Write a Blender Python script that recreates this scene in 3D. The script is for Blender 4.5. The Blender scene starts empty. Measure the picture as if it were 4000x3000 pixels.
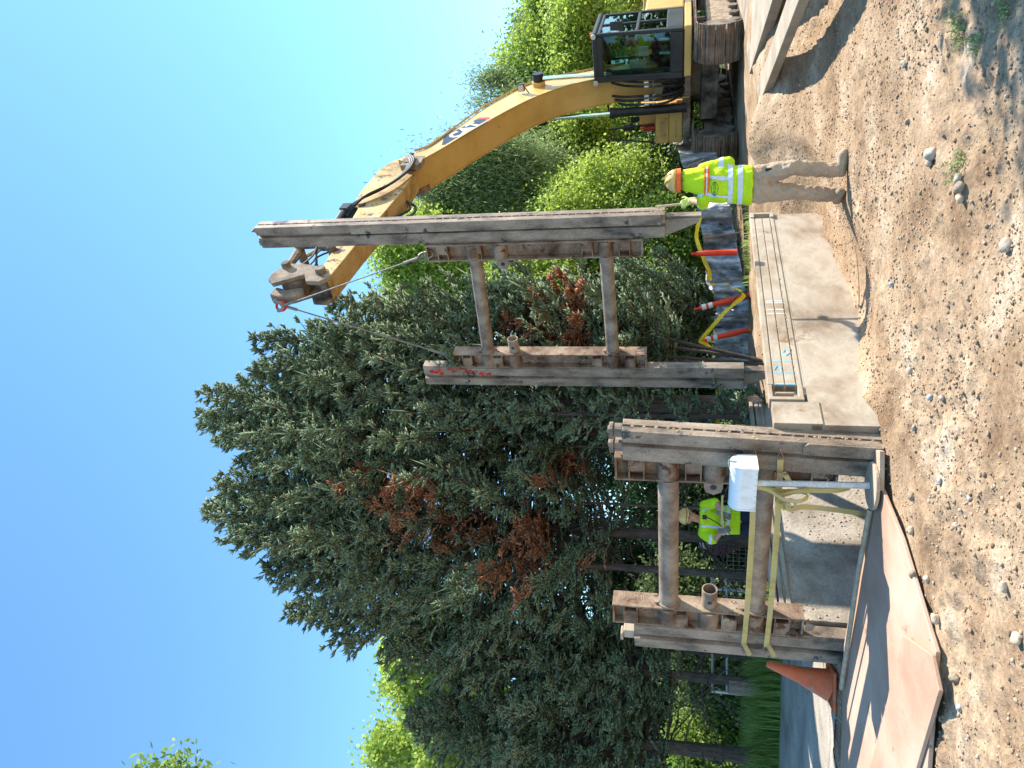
import bpy, bmesh, math, random
import numpy as np
from mathutils import Vector, Matrix
random.seed(7); rng = np.random.default_rng(7)
S = bpy.context.scene
COL = S.collection
rad = math.radians
# ------------------------------------------------------------------ camera, sky, sun, exposure
FPX = 2890.; PITCH = rad(12.7); ROLL = .013; EYE = 1.65
_R0 = np.array([1, 0, 0.]); _F = np.array([0, math.cos(PITCH), math.sin(PITCH)]); _U0 = np.array([0, -math.sin(PITCH), math.cos(PITCH)])
_R = _R0*math.cos(ROLL)+_U0*math.sin(ROLL); _U = _U0*math.cos(ROLL)-_R0*math.sin(ROLL)
EYEP = np.array([0, 0, EYE])
cam_d = bpy.data.cameras.new('camera'); cam = bpy.data.objects.new('camera', cam_d); COL.objects.link(cam)
cam_d.sensor_fit = 'HORIZONTAL'; cam_d.sensor_width = 36; cam_d.lens = FPX/4000*36; cam_d.clip_start = .05; cam_d.clip_end = 3000
mw = Matrix.Identity(4)
for i in range(3):      # the photograph was taken with the camera held on its side
    mw[i][0] = -_U[i]; mw[i][1] = _R[i]; mw[i][2] = -_F[i]; mw[i][3] = EYEP[i]
cam.matrix_world = mw
S.camera = cam
W = bpy.data.worlds.new('World'); S.world = W; W.use_nodes = True
nt = W.node_tree; bg = nt.nodes['Background']
SUN_B, SUN_E = rad(77), rad(47)          # bearing from camera heading (clockwise), elevation
sky = nt.nodes.new('ShaderNodeTexSky'); sky.sky_type = 'NISHITA'; sky.sun_disc = False
sky.sun_elevation = SUN_E; sky.sun_rotation = SUN_B; sky.air_density = 1.0; sky.dust_density = .3; sky.ozone_density = 1.6; sky.altitude = 1400
hs_ = nt.nodes.new('ShaderNodeMix'); hs_.data_type = 'RGBA'; hs_.blend_type = 'MULTIPLY'; hs_.inputs[0].default_value = 1; hs_.inputs[7].default_value = (.82, 1.14, 1.20, 1)
nt.links.new(sky.outputs[0], hs_.inputs[6]); nt.links.new(hs_.outputs[2], bg.inputs[0]); bg.inputs[1].default_value = .14
sd = bpy.data.lights.new('sun', 'SUN'); sun = bpy.data.objects.new('sun', sd); COL.objects.link(sun)
sd.energy = 4.6; sd.angle = rad(.5); sd.color = (1, .94, .85)
_sv = Vector((math.sin(SUN_B)*math.cos(SUN_E), math.cos(SUN_B)*math.cos(SUN_E), math.sin(SUN_E)))
sun.rotation_euler = _sv.to_track_quat('Z', 'Y').to_euler()
S.view_settings.view_transform = 'Standard'; S.view_settings.look = 'None'; S.view_settings.exposure = 1.28; S.view_settings.gamma = 1
S.cycles.max_bounces = 6; S.cycles.transparent_max_bounces = 12

# ------------------------------------------------------------------ measuring: photograph pixel + one known coordinate -> world point
def ray(X, Y): return (1500-Y)*_R-(X-2000)*_U+FPX*_F
def at_z(X, Y, z): d = ray(X, Y); return EYEP+d*(z-EYE)/d[2]
def at_y(X, Y, y): d = ray(X, Y); return EYEP+d*y/d[1]
def ss(a, b, x):
    t = np.clip((np.asarray(x, float)-a)/(b-a), 0, 1); return t*t*(3-2*t)
def _h(i, j, s):
    n = np.sin(i*127.1+j*311.7+s*74.7)*43758.5453; return n-np.floor(n)
def vnoise(x, y, s=0):
    xi = np.floor(x); yi = np.floor(y); fx = x-xi; fy = y-yi; fx = fx*fx*(3-2*fx); fy = fy*fy*(3-2*fy)
    return (_h(xi, yi, s)*(1-fx)+_h(xi+1, yi, s)*fx)*(1-fy)+(_h(xi, yi+1, s)*(1-fx)+_h(xi+1, yi+1, s)*fx)*fy
def fbm(x, y, o=5, s=0):
    r = 0; a = .5; t = 0
    for k in range(o): r = r+a*vnoise(x*2**k, y*2**k, s+k); t += a; a *= .5
    return r/t-.5
TA = np.array([-.50, 6.66]); TT = np.array([.566, .824]); TN = np.array([-.824, .566])     # trench: right-hand line, its direction, towards the left
def hgt(x, y):
    x = np.asarray(x, float); y = np.asarray(y, float)
    a = (x-TA[0])*TT[0]+(y-TA[1])*TT[1]; b = (x-TA[0])*TN[0]+(y-TA[1])*TN[1]
    z = .36*ss(8.8, 12.5, y)*ss(-2.5, .8, x)+.10*ss(3, 6, x)*ss(9, 12, y)
    churn = ss(-.08, .12, fbm(x*.8, y*.8, 3, 41))*(1-ss(9, 12, y))
    z = z+fbm(x*.35, y*.35, 4, 3)*.10*ss(3, 5, y)+fbm(x*1.9, y*1.9, 4, 9)*.055+fbm(x*9, y*9, 3, 5)*(.014+.035*churn)+np.abs(fbm(x*4.3, y*4.3, 4, 15))*.11*churn
    z = z+.30*np.exp(-(((x-3.7)/.5)**2+((y-11.6)/.5)**2))
    for y_, k_ in ((4.75, 1.), (6.05, .8), (5.15, .7)):      # wheel ruts
        z = z-.028*k_*np.exp(-((y-y_-.25*np.sin(x*.7+y_)-fbm(x*1.2, x*0+y_, 3, 6)*.25)/.075)**2)*ss(-.25, .05, fbm(x*.9+y_, y*.4, 2, 8))
    # slab of bank above the panel, seen behind its top edge
    z = z+.10*ss(.3, .8, fbm(x*1.1, y*1.1, 4, 31)+.5)*ss(10, 11, y)*(1-ss(14, 15, y))*ss(-1, .5, x)
    # gap dug along the outer face of the panel
    e = fbm(x*1.3, y*1.3, 4, 21)*.5
    z = z*(1-ss(-1.4, -.6, b)*ss(.8, 1.6, a)*(1-ss(4.6, 5.6, a))*(1-ss(.2, .8, b)))
    z = z-(.17+.06*e)*ss(-1.15, -.55, b+e*.7)*(1-ss(.2, .8, b))*ss(.7, 2.2, a+e)*(1-ss(5.2, 6.4, a))
    z = z+.09*np.exp(-((b+.06)/.13)**2)*np.maximum(fbm(x*3.1, y*3.1, 3, 19)+.15, 0)*ss(.2, .5, a)*(1-ss(4.3, 4.8, a))*2
    # the trench
    a_ = a+.9*ss(.4, 1.0, b); t = ss(.06, .18, b)*(1-ss(2.55, 2.68, b))*ss(.0, .12, a_)*(1-ss(4.4, 4.6, a))
    return z*(1-t)-2.3*t
def at_g(X, Y, dz=0.):
    z = 0.
    for _ in range(25):
        q = at_z(X, Y, z); z = .5*z+.5*(float(hgt(q[0], q[1]))+dz)
    return at_z(X, Y, z)
def gz(x, y): return float(hgt(x, y))

# ------------------------------------------------------------------ mesh building
def frame(o, ex, ey, ez=(0, 0, 1)):
    o = np.array(o, float); B = np.array([ex, ey, ez], float)
    return lambda P: np.asarray(P, float)@B+o
def axes(d):
    d = np.array(d, float); d /= np.linalg.norm(d)
    a = np.array([0, 0, 1.]) if abs(d[2]) < .9 else np.array([1., 0, 0])
    u = np.cross(d, a); u /= np.linalg.norm(u); return u, np.cross(u, d), d
class MB:
    def __init__(s, T=None): s.v = []; s.f = []; s.m = []; s.n = 0; s.T = T; s.mi = 0
    def add(s, P, F):
        P = np.asarray(P, float)
        if s.T is not None: P = s.T(P)
        s.v.append(P); s.f += [tuple(i+s.n for i in f) for f in F]; s.m += [s.mi]*len(F); s.n += len(P); return s
    def box(s, a, b):
        (x0, y0, z0), (x1, y1, z1) = a, b
        s.add([(x0, y0, z0), (x1, y0, z0), (x1, y1, z0), (x0, y1, z0), (x0, y0, z1), (x1, y0, z1), (x1, y1, z1), (x0, y1, z1)],
              [(3, 2, 1, 0), (4, 5, 6, 7), (0, 1, 5, 4), (1, 2, 6, 5), (2, 3, 7, 6), (3, 0, 4, 7)]); return s
    def prism(s, prof, d0, d1, ax=2):
        """profile in the two axes other than ax, extruded along ax from d0 to d1"""
        n = len(prof); P = []
        for d in (d0, d1):
            for (p, q) in prof:
                P.append({0: (d, p, q), 1: (p, d, q), 2: (p, q, d)}[ax])
        s.add(P, [tuple(range(n-1, -1, -1)), tuple(range(n, 2*n))]+[(i, (i+1) % n, n+(i+1) % n, n+i) for i in range(n)]); return s
    def tube(s, path, r, n=10, cap=True, flat=None):
        path = [np.array(p, float) for p in path]; m = len(path)
        if not hasattr(r, '__len__'): r = [r]*m
        P = []; up = None
        for i, p in enumerate(path):
            d = path[min(i+1, m-1)]-path[max(i-1, 0)]; d /= (np.linalg.norm(d)+1e-9)
            if up is None: u, w, _ = axes(d)
            else:
                u = up-d*(up@d); u /= (np.linalg.norm(u)+1e-9); w = np.cross(u, d)
            up = u
            for k in range(n):
                a = 2*math.pi*k/n; P.append(p+r[i]*(math.cos(a)*u+math.sin(a)*w))
        F = [(i*n+k, i*n+(k+1) % n, (i+1)*n+(k+1) % n, (i+1)*n+k) for i in range(m-1) for k in range(n)]
        if cap: F += [tuple(range(n-1, -1, -1)), tuple((m-1)*n+k for k in range(n))]
        s.add(P, F); return s
    def cyl(s, a, b, r, r2=None, n=16): return s.tube([a, b], [r, r if r2 is None else r2], n)
    def pipe(s, a, b, r, th, n=24):
        """hollow pipe open at both ends"""
        a = np.array(a, float); b = np.array(b, float); u, w, d = axes(b-a); P = []
        for c, rr in ((a, r), (b, r), (b, r-th), (a, r-th)):
            for k in range(n):
                t = 2*math.pi*k/n; P.append(c+rr*(math.cos(t)*u+math.sin(t)*w))
        s.add(P, [(j*n+k, j*n+(k+1) % n, ((j+1) % 4)*n+(k+1) % n, ((j+1) % 4)*n+k) for j in range(4) for k in range(n)]); return s
    def strip(s, path, w, th, side):
        """flat strap: path points, width along the (per-point) side vector"""
        P = []; m = len(path)
        for i, p in enumerate(path):
            p = np.array(p, float); d = np.array(path[min(i+1, m-1)], float)-np.array(path[max(i-1, 0)], float); d /= np.linalg.norm(d)
            sv = np.array(side[i] if isinstance(side, list) else side, float); sv = sv-d*(sv@d); sv /= np.linalg.norm(sv); nn = np.cross(d, sv)
            for a, b in ((-1, -1), (1, -1), (1, 1), (-1, 1)): P.append(p+sv*a*w/2+nn*b*th/2)
        F = [(i*4+k, i*4+(k+1) % 4, i*4+4+(k+1) % 4, i*4+4+k) for i in range(m-1) for k in range(4)]+[(3, 2, 1, 0), tuple(m*4-4+k for k in range(4))]
        s.add(P, F); return s
    def grid(s, P):
        P = np.asarray(P, float); n, m = P.shape[:2]
        s.add(P.reshape(-1, 3), [(i*m+j, i*m+j+1, (i+1)*m+j+1, (i+1)*m+j) for i in range(n-1) for j in range(m-1)]); return s
    def split(s, name, mats, parent=None, **kw):
        """one object per separate piece"""
        out = []; i0 = 0
        V = np.concatenate(s.v); par = list(range(len(V)))
        def find(a):
            while par[a] != a: par[a] = par[par[a]]; a = par[a]
            return a
        for f in s.f:
            r0 = find(f[0])
            for q in f[1:]: par[find(q)] = r0
        comp = {}
        for f in s.f: comp.setdefault(find(f[0]), []).append(f)
        for k, F in comp.items():
            ids = sorted({i for f in F for i in f}); mp = {v: i for i, v in enumerate(ids)}
            out.append(link_mesh(name, V[ids], [tuple(mp[i] for i in f) for f in F], mats, parent, **kw))
        return out
    def build(s, name, mats, parent=None, loc=None, bevel=0, smooth=False, auto=None):
        V = np.concatenate(s.v); return link_mesh(name, V, s.f, mats, parent, loc, bevel, smooth, s.m if any(s.m) else None)
WL = {}
def mk_mesh(name, V, F, mi=None, smooth=False):
    me = bpy.data.meshes.new(name)
    if isinstance(F, np.ndarray):
        k = F.shape[1]; me.vertices.add(len(V)); me.vertices.foreach_set('co', np.ascontiguousarray(V, dtype=np.float32).ravel())
        me.loops.add(F.size); me.loops.foreach_set('vertex_index', np.ascontiguousarray(F, dtype=np.int32).ravel())
        me.polygons.add(len(F)); me.polygons.foreach_set('loop_start', np.arange(0, F.size, k, dtype=np.int32)); me.update(calc_edges=True); me.validate()
    else:
        me.from_pydata([tuple(v) for v in V], [], F)
    if mi is not None: me.polygons.foreach_set('material_index', np.asarray(mi, dtype=np.int32))
    if smooth: me.polygons.foreach_set('use_smooth', np.ones(len(me.polygons), dtype=bool))
    me.update(); return me
def link_mesh(name, V, F, mats, parent=None, loc=None, bevel=0, smooth=False, mi=None):
    base = np.array(WL[parent.name] if parent else (loc if loc is not None else (0, 0, 0)), float)
    me = mk_mesh(name, np.asarray(V)-base, F, mi, smooth)
    for m in (mats if isinstance(mats, (list, tuple)) else [mats]): me.materials.append(m)
    o = bpy.data.objects.new(name, me); COL.objects.link(o)
    if parent: o.parent = parent
    else: o.location = base
    WL[o.name] = base
    if bevel:
        b = o.modifiers.new('bevel', 'BEVEL'); b.width = bevel; b.segments = 2; b.limit_method = 'ANGLE'; b.angle_limit = rad(40); b.harden_normals = False
    if smooth and not isinstance(F, np.ndarray):
        b = o.modifiers.new('edges', 'EDGE_SPLIT'); b.split_angle = rad(38)
    return o
def thing(name, label, cat, loc, group=None):
    o = bpy.data.objects.new(name, None); COL.objects.link(o); o.location = tuple(loc); o.empty_display_size = .2
    WL[o.name] = np.array(loc, float); return tag(o, label, cat, group)
def tag(o, label=None, cat=None, group=None, kind=None):
    if label: o['label'] = label
    if cat: o['category'] = cat
    if group: o['group'] = group
    if kind: o['kind'] = kind
    return o
def text_mesh(name, txt, size, T, mat, parent, depth=.002, offset=.0, shear=0, xs=1.0):
    cu = bpy.data.curves.new('t', 'FONT'); cu.body = txt; cu.size = size; cu.extrude = depth; cu.offset = offset; cu.shear = shear; cu.align_x = 'CENTER'; cu.align_y = 'CENTER'
    ob = bpy.data.objects.new('t', cu); me = bpy.data.meshes.new_from_object(ob)
    n = len(me.vertices); co = np.empty(n*3); me.vertices.foreach_get('co', co); co = co.reshape(-1, 3)
    co[:, 0] *= xs
    F = [tuple(p.vertices) for p in me.polygons]; bpy.data.objects.remove(ob); bpy.data.curves.remove(cu); bpy.data.meshes.remove(me)
    return link_mesh(name, T(co), F, mat, parent)

# ------------------------------------------------------------------ materials
def mat(name, cols, scale=3., detail=8., rough=.8, metal=0., bump=.3, bscale=40., spec=.3, island=0., stretch=None, fine=.25, transl=0., rvar=.1, chip=None, dist=.0):
    """cols: surface colours, mottled by noise in object space"""
    m = bpy.data.materials.new(name); m.use_nodes = True; t = m.node_tree; N = t.nodes; L = t.links; b = N['Principled BSDF']; out = N['Material Output']
    tc = N.new('ShaderNodeTexCoord'); vec = tc.outputs['Object']
    if stretch:
        mp = N.new('ShaderNodeMapping'); mp.inputs['Scale'].default_value = stretch; L.new(vec, mp.inputs[0]); vec = mp.outputs[0]
    n1 = N.new('ShaderNodeTexNoise'); n1.inputs['Scale'].default_value = scale; n1.inputs['Detail'].default_value = detail; n1.inputs['Roughness'].default_value = .62; n1.inputs['Distortion'].default_value = dist; L.new(vec, n1.inputs['Vector'])
    r = N.new('ShaderNodeValToRGB'); L.new(n1.outputs['Fac'], r.inputs[0]); cr = r.color_ramp
    k = len(cols); 
    for i in range(k-2): cr.elements.new(.5)
    for i, c in enumerate(cols):
        cr.elements[i].position = .33+.34*i/max(k-1, 1); cr.elements[i].color = (*c[:3], 1)
    col = r.outputs[0]
    n2 = N.new('ShaderNodeTexNoise'); n2.inputs['Scale'].default_value = bscale; n2.inputs['Detail'].default_value = 6; n2.inputs['Roughness'].default_value = .65; L.new(tc.outputs['Object'], n2.inputs['Vector'])
    if fine:
        hs = N.new('ShaderNodeHueSaturation'); mr = N.new('ShaderNodeMapRange'); mr.inputs[1].default_value = .25; mr.inputs[2].default_value = .75
        mr.inputs[3].default_value = 1-fine; mr.inputs[4].default_value = 1+fine; L.new(n2.outputs['Fac'], mr.inputs[0]); L.new(mr.outputs[0], hs.inputs['Value']); L.new(col, hs.inputs['Color']); col = hs.outputs[0]
    if chip:      # scraped, chipped or stained spots: (colour, noise scale, threshold)
        n3 = N.new('ShaderNodeTexNoise'); n3.inputs['Scale'].default_value = chip[1]; n3.inputs['Detail'].default_value = 9; n3.inputs['Roughness'].default_value = .7; L.new(tc.outputs['Object'], n3.inputs['Vector'])
        mr = N.new('ShaderNodeMapRange'); mr.inputs[1].default_value = chip[2]; mr.inputs[2].default_value = chip[2]-.035; L.new(n3.outputs['Fac'], mr.inputs[0])
        mx_ = N.new('ShaderNodeMix'); mx_.data_type = 'RGBA'; L.new(mr.outputs[0], mx_.inputs[0]); L.new(col, mx_.inputs[6]); mx_.inputs[7].default_value = (*chip[0], 1); col = mx_.outputs[2]
    if island:
        g = N.new('ShaderNodeNewGeometry'); hs = N.new('ShaderNodeHueSaturation'); mr = N.new('ShaderNodeMapRange'); mr.inputs[3].default_value = 1-island; mr.inputs[4].default_value = 1+island
        L.new(g.outputs['Random Per Island'], mr.inputs[0]); L.new(mr.outputs[0], hs.inputs['Value']); L.new(col, hs.inputs['Color']); col = hs.outputs[0]
    L.new(col, b.inputs['Base Color']); b.inputs['Metallic'].default_value = metal; b.inputs['Roughness'].default_value = rough; b.inputs['Specular IOR Level'].default_value = spec
    if rvar:
        mr = N.new('ShaderNodeMapRange'); mr.inputs[3].default_value = max(rough-rvar, 0.05); mr.inputs[4].default_value = min(rough+rvar, 1); L.new(n1.outputs['Fac'], mr.inputs[0]); L.new(mr.outputs[0], b.inputs['Roughness'])
    if bump:
        bp = N.new('ShaderNodeBump'); bp.inputs['Strength'].default_value = bump; bp.inputs['Distance'].default_value = .02; L.new(n2.outputs['Fac'], bp.inputs['Height']); L.new(bp.outputs[0], b.inputs['Normal'])
    if transl:
        tr = N.new('ShaderNodeBsdfTranslucent'); mx = N.new('ShaderNodeMixShader'); mx.inputs[0].default_value = transl; hs = N.new('ShaderNodeHueSaturation'); hs.inputs['Value'].default_value = 1.4; hs.inputs['Saturation'].default_value = 1.02
        hs.inputs['Hue'].default_value = .488
        L.new(col, hs.inputs['Color']); L.new(hs.outputs[0], tr.inputs[0]); L.new(b.outputs[0], mx.inputs[1]); L.new(tr.outputs[0], mx.inputs[2]); L.new(mx.outputs[0], out.inputs[0])
    return m
def glass(name, tint, ff=.08):
    m = bpy.data.materials.new(name); m.use_nodes = True; t = m.node_tree; N = t.nodes; L = t.links; N.remove(N['Principled BSDF'])
    tr = N.new('ShaderNodeBsdfTransparent'); tr.inputs[0].default_value = (*tint, 1); gl = N.new('ShaderNodeBsdfGlossy'); gl.inputs['Roughness'].default_value = .02
    fr = N.new('ShaderNodeFresnel'); fr.inputs[0].default_value = 1.5; mx = N.new('ShaderNodeMixShader'); ad = N.new('ShaderNodeMath'); ad.inputs[1].default_value = ff
    L.new(fr.outputs[0], ad.inputs[0]); L.new(ad.outputs[0], mx.inputs[0]); L.new(tr.outputs[0], mx.inputs[1]); L.new(gl.outputs[0], mx.inputs[2]); L.new(mx.outputs[0], N['Material Output'].inputs[0]); return m
M = {}
M['dirt'] = mat('dirt', [(.185, .116, .066), (.29, .196, .118), (.36, .256, .162), (.46, .365, .26)], 1.3, 10, .95, bump=.9, bscale=26, fine=.38, spec=.1)
M['clod'] = mat('clod', [(.27, .185, .115), (.36, .26, .168)], 6, 6, .97, bump=.6, bscale=60, island=.4, spec=.1)
M['stone'] = mat('stone', [(.30, .215, .14), (.39, .295, .205), (.38, .30, .215)], 2.5, 5, .85, bump=.2, bscale=60, island=.35, spec=.2)
M['palestone'] = mat('pale_stone', [(.28, .21, .14), (.43, .35, .26), (.35, .28, .205)], 9, 6, .8, bump=.25, bscale=50, fine=.15)
M['greystone'] = mat('grey_stone', [(.16, .17, .18), (.38, .38, .37), (.25, .25, .25)], 22, 6, .8, bump=.3, bscale=60, dist=1.5)
M['brownstone'] = mat('brown_stone', [(.20, .15, .10), (.33, .26, .18)], 12, 6, .85, bump=.3, bscale=60)
M['rail'] = mat('rail_steel', [(.05, .042, .037), (.20, .145, .10), (.31, .235, .17), (.38, .30, .22)], 2.2, 9, .62, bump=.25, bscale=55, stretch=(1.8, 1.8, .8), fine=.32, spec=.4, rvar=.2, chip=((.045, .04, .04), 3.0, .41))
M['rust'] = mat('rusty_steel', [(.08, .045, .03), (.19, .115, .072), (.29, .20, .135), (.36, .27, .19)], 3.5, 9, .75, bump=.4, bscale=50, fine=.25, spec=.3, chip=((.10, .045, .02), 5, .43))
M['pipe'] = mat('pipe_steel', [(.14, .09, .06), (.26, .19, .135), (.37, .29, .21)], 5, 9, .6, bump=.3, bscale=60, fine=.22, spec=.4)
M['panel'] = mat('panel_steel', [(.20, .14, .09), (.33, .255, .18), (.42, .35, .265), (.36, .28, .20)], 1.3, 9, .7, bump=.12, bscale=30, stretch=(1, 1, 1.6), fine=.10, spec=.3, dist=.2, chip=((.24, .15, .09), 1.6, .39))
M['cement'] = mat('caked_panel', [(.25, .20, .145), (.40, .335, .255), (.50, .435, .35)], 2.2, 10, .9, bump=.5, bscale=30, fine=.25)
M['plate'] = mat('plate_steel', [(.31, .175, .11), (.43, .275, .19), (.50, .36, .27)], .8, 9, .75, bump=.10, bscale=60, fine=.10, spec=.3, chip=((.27, .17, .105), 2.2, .40))
M['slab'] = mat('slab_steel', [(.19, .145, .10), (.31, .255, .185), (.38, .325, .25)], 1.6, 9, .8, bump=.3, bscale=35, fine=.15, chip=((.20, .14, .09), 3, .40))
M['yellow'] = mat('machine_yellow', [(.50, .30, .085), (.60, .375, .11), (.64, .41, .15)] , 1.1, 9, .45, bump=.06, bscale=50, fine=.08, spec=.45, chip=((.16, .10, .055), 3.5, .36))
M['dustyyellow'] = mat('dusty_yellow', [(.12, .085, .05), (.42, .27, .10), (.52, .36, .16), (.50, .38, .22)], 2.2, 9, .7, bump=.3, bscale=40, fine=.2, chip=((.05, .035, .025), 4, .42))
M['dustmetal'] = mat('dusty_metal', [(.04, .034, .03), (.19, .145, .105), (.34, .27, .20)], 3, 9, .8, bump=.5, bscale=40, fine=.25)
M['mud'] = mat('dried_mud', [(.20, .13, .08), (.36, .26, .17), (.44, .34, .23)], 7, 9, .95, bump=.9, bscale=20, fine=.3)
M['track'] = mat('track_steel', [(.10, .065, .045), (.21, .14, .095), (.30, .22, .16)], 3, 9, .6, metal=.2, bump=.4, bscale=40, fine=.25)
M['black'] = mat('black_paint', [(.012, .012, .012), (.03, .029, .028)], 4, 6, .5, bump=.1, bscale=60)
M['cab'] = mat('cab_paint', [(.022, .022, .022), (.045, .043, .04)], 3, 8, .5, bump=.05, fine=.2)
M['hose'] = mat('rubber_hose', [(.012, .012, .013), (.05, .045, .04)], 9, 6, .45, bump=.1)
M['chrome'] = mat('chrome_rod', [(.45, .44, .40), (.6, .6, .56)], 3, 3, .15, metal=1, bump=0, fine=0, rvar=.05)
M['galv'] = mat('galvanised', [(.38, .40, .40), (.58, .60, .59)], 9, 6, .45, metal=.5, bump=.1)
M['wire'] = mat('wire_rope', [(.16, .14, .12), (.26, .23, .20)], 9, 6, .5, metal=.3, bump=.2)
M['white'] = mat('white_paint', [(.60, .58, .54), (.76, .76, .74), (.80, .80, .79)], 4, 9, .35, bump=.03, fine=.05, spec=.5, chip=((.45, .40, .33), 9, .36))
M['plywood'] = mat('pale_wood', [(.34, .23, .15), (.50, .38, .27)], 3, 8, .85, bump=.3, bscale=50, stretch=(1, 8, 1))
M['wood'] = mat('weathered_wood', [(.12, .09, .065), (.26, .20, .15)], 3, 8, .9, bump=.5, bscale=30, stretch=(6, 6, .8))
M['handle'] = mat('pale_handle', [(.50, .36, .20), (.62, .48, .30)], 5, 6, .7, bump=.1)
M['strap'] = mat('strap_webbing', [(.42, .30, .085), (.56, .43, .15), (.50, .38, .2)], 4, 6, .8, bump=.3, bscale=160, fine=.15)
M['buckle'] = mat('buckle_steel', [(.20, .14, .08), (.36, .28, .2)], 9, 6, .5, metal=.5, bump=.1)
M['orange'] = mat('cone_plastic', [(.48, .09, .03), (.60, .13, .045), (.52, .12, .05)], 4, 8, .55, bump=.1, fine=.15, chip=((.30, .20, .13), 6, .42))
M['redorange'] = mat('tube_plastic', [(.62, .045, .02), (.75, .075, .035)], 4, 6, .5, bump=.05, fine=.1)
M['reflect'] = mat('reflective_tape', [(.55, .60, .62), (.68, .72, .73)], 14, 4, .4, bump=.15, fine=.12)
M['tape'] = mat('caution_tape', [(.70, .52, .02), (.80, .63, .04)], 8, 3, .4, bump=.1, transl=.25)
M['glintplastic'] = mat('black_plastic_glints', [(.04, .04, .04), (.20, .195, .19), (.58, .56, .54)], 2.2, 4, .4, stretch=(3.5, 1, .55), bump=.5, bscale=9, spec=.8, rvar=.12)  # pale upright streaks paint the folds' bright reflections into the black sheet's colour
M['red'] = mat('red_paint', [(.33, .018, .012), (.45, .03, .02)], 4, 6, .4, bump=.05)
M['hivis'] = mat('lime_fabric', [(.50, .74, .012), (.60, .84, .02)], 4, 5, .8, bump=.25, bscale=50, fine=.08, transl=.12)
M['hvorange'] = mat('orange_fabric', [(.80, .13, .02), (.88, .20, .04)], 6, 5, .7, bump=.2, bscale=60, fine=.1)
M['khaki'] = mat('khaki_cloth', [(.33, .235, .155), (.43, .32, .22), (.47, .355, .25)], 5, 8, .95, bump=.5, bscale=30, fine=.12, spec=.1)
M['navy'] = mat('navy_cloth', [(.010, .012, .025), (.022, .026, .05)], 5, 6, .9, bump=.3, bscale=40)
M['boot'] = mat('boot_leather', [(.25, .18, .11), (.42, .33, .23)], 8, 8, .8, bump=.3)
M['sole'] = mat('boot_sole', [(.05, .05, .045), (.16, .16, .14)], 9, 4, .8)
M['skin'] = mat('skin', [(.46, .20, .13), (.58, .29, .2)], 8, 5, .55, bump=.1, fine=.06)
M['hair'] = mat('hair', [(.05, .03, .02), (.10, .06, .035)], 30, 5, .7, bump=.5, bscale=120)
M['helmet'] = mat('tan_helmet', [(.60, .38, .13), (.72, .48, .18)], 4, 5, .4, bump=.05, fine=.08)
M['glove'] = mat('glove', [(.14, .12, .09), (.26, .22, .17)], 12, 5, .9, bump=.4)
M['limeglove'] = mat('lime_glove', [(.40, .50, .10), (.52, .60, .18)], 12, 5, .8, bump=.3)
M['plaid'] = mat('plaid_cloth', [(.05, .02, .03), (.14, .06, .07), (.07, .03, .06)], 14, 3, .95, bump=.3)
M['spruce'] = mat('spruce_needles', [(.125, .18, .105), (.225, .295, .165), (.33, .395, .245)], .8, 5, .7, bump=.6, bscale=120, island=.35, fine=.3, spec=.2, transl=.20)
M['deadspruce'] = mat('dead_needles', [(.22, .085, .038), (.40, .175, .085)], 2, 5, .85, bump=.4, bscale=90, island=.35)
M['bark'] = mat('bark', [(.045, .032, .024), (.13, .10, .08)], 5, 9, .95, bump=1, bscale=30, stretch=(3, 3, .7))
M['leaf'] = mat('leaf', [(.12, .21, .035), (.24, .35, .075)], .7, 4, .5, bump=0, island=.35, fine=.1, spec=.35, transl=.42)
M['brightleaf'] = mat('bright_leaf', [(.22, .32, .05), (.36, .47, .10)], .7, 4, .5, bump=0, island=.3, fine=.1, spec=.35, transl=.45)
M['willowleaf'] = mat('willow_leaf', [(.15, .22, .08), (.27, .35, .15)], .7, 4, .5, bump=0, island=.3, fine=.1, spec=.35, transl=.4)
M['darkleaf'] = mat('dark_leaf', [(.028, .06, .016), (.06, .12, .03)], .8, 4, .55, bump=0, island=.4, fine=.1, spec=.3, transl=.25)
M['oliveleaf'] = mat('olive_leaf', [(.10, .15, .06), (.17, .23, .09)], .8, 4, .55, bump=0, island=.3, fine=.1, spec=.3, transl=.35)
M['grass'] = mat('grass_blade', [(.14, .22, .045), (.28, .38, .10)], 2, 4, .6, bump=0, island=.3, fine=.1, transl=.35)
M['weed'] = mat('weed_leaf', [(.18, .24, .07), (.30, .36, .14)], 5, 4, .7, bump=0, island=.3, transl=.3)
M['road'] = mat('road_gravel', [(.24, .205, .165), (.34, .295, .235), (.42, .37, .30)], 1.5, 10, .95, bump=.6, bscale=40, fine=.3)
M['lawn'] = mat('lawn_ground', [(.05, .08, .015), (.10, .15, .03)], 3, 8, .95, bump=.6, bscale=30)
M['redspray'] = mat('red_spray', [(.55, .02, .02), (.75, .05, .03)], 20, 5, .6, bump=0)
M['bluespray'] = mat('blue_spray', [(.10, .42, .70), (.25, .55, .78)], 20, 5, .6, bump=0)
M['whitespray'] = mat('white_spray', [(.60, .58, .52), (.70, .68, .63)], 20, 5, .6, bump=0)
M['logoblack'] = mat('decal_black', [(.02, .025, .03), (.035, .04, .045)], 5, 3, .4, bump=0)
M['logowhite'] = mat('decal_white', [(.72, .72, .70), (.8, .8, .78)], 5, 3, .4, bump=0)
M['logored'] = mat('decal_red', [(.60, .03, .03), (.68, .05, .04)], 5, 3, .4, bump=0)
M['lamp'] = mat('lamp_lens', [(.45, .40, .34), (.6, .56, .5)], 8, 3, .15, bump=0)
M['amber'] = mat('amber_lens', [(.85, .16, .01), (.95, .25, .02)], 8, 3, .3, bump=0)
M['glass'] = glass('cab_glass', (.72, .84, .78), .0)
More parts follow.
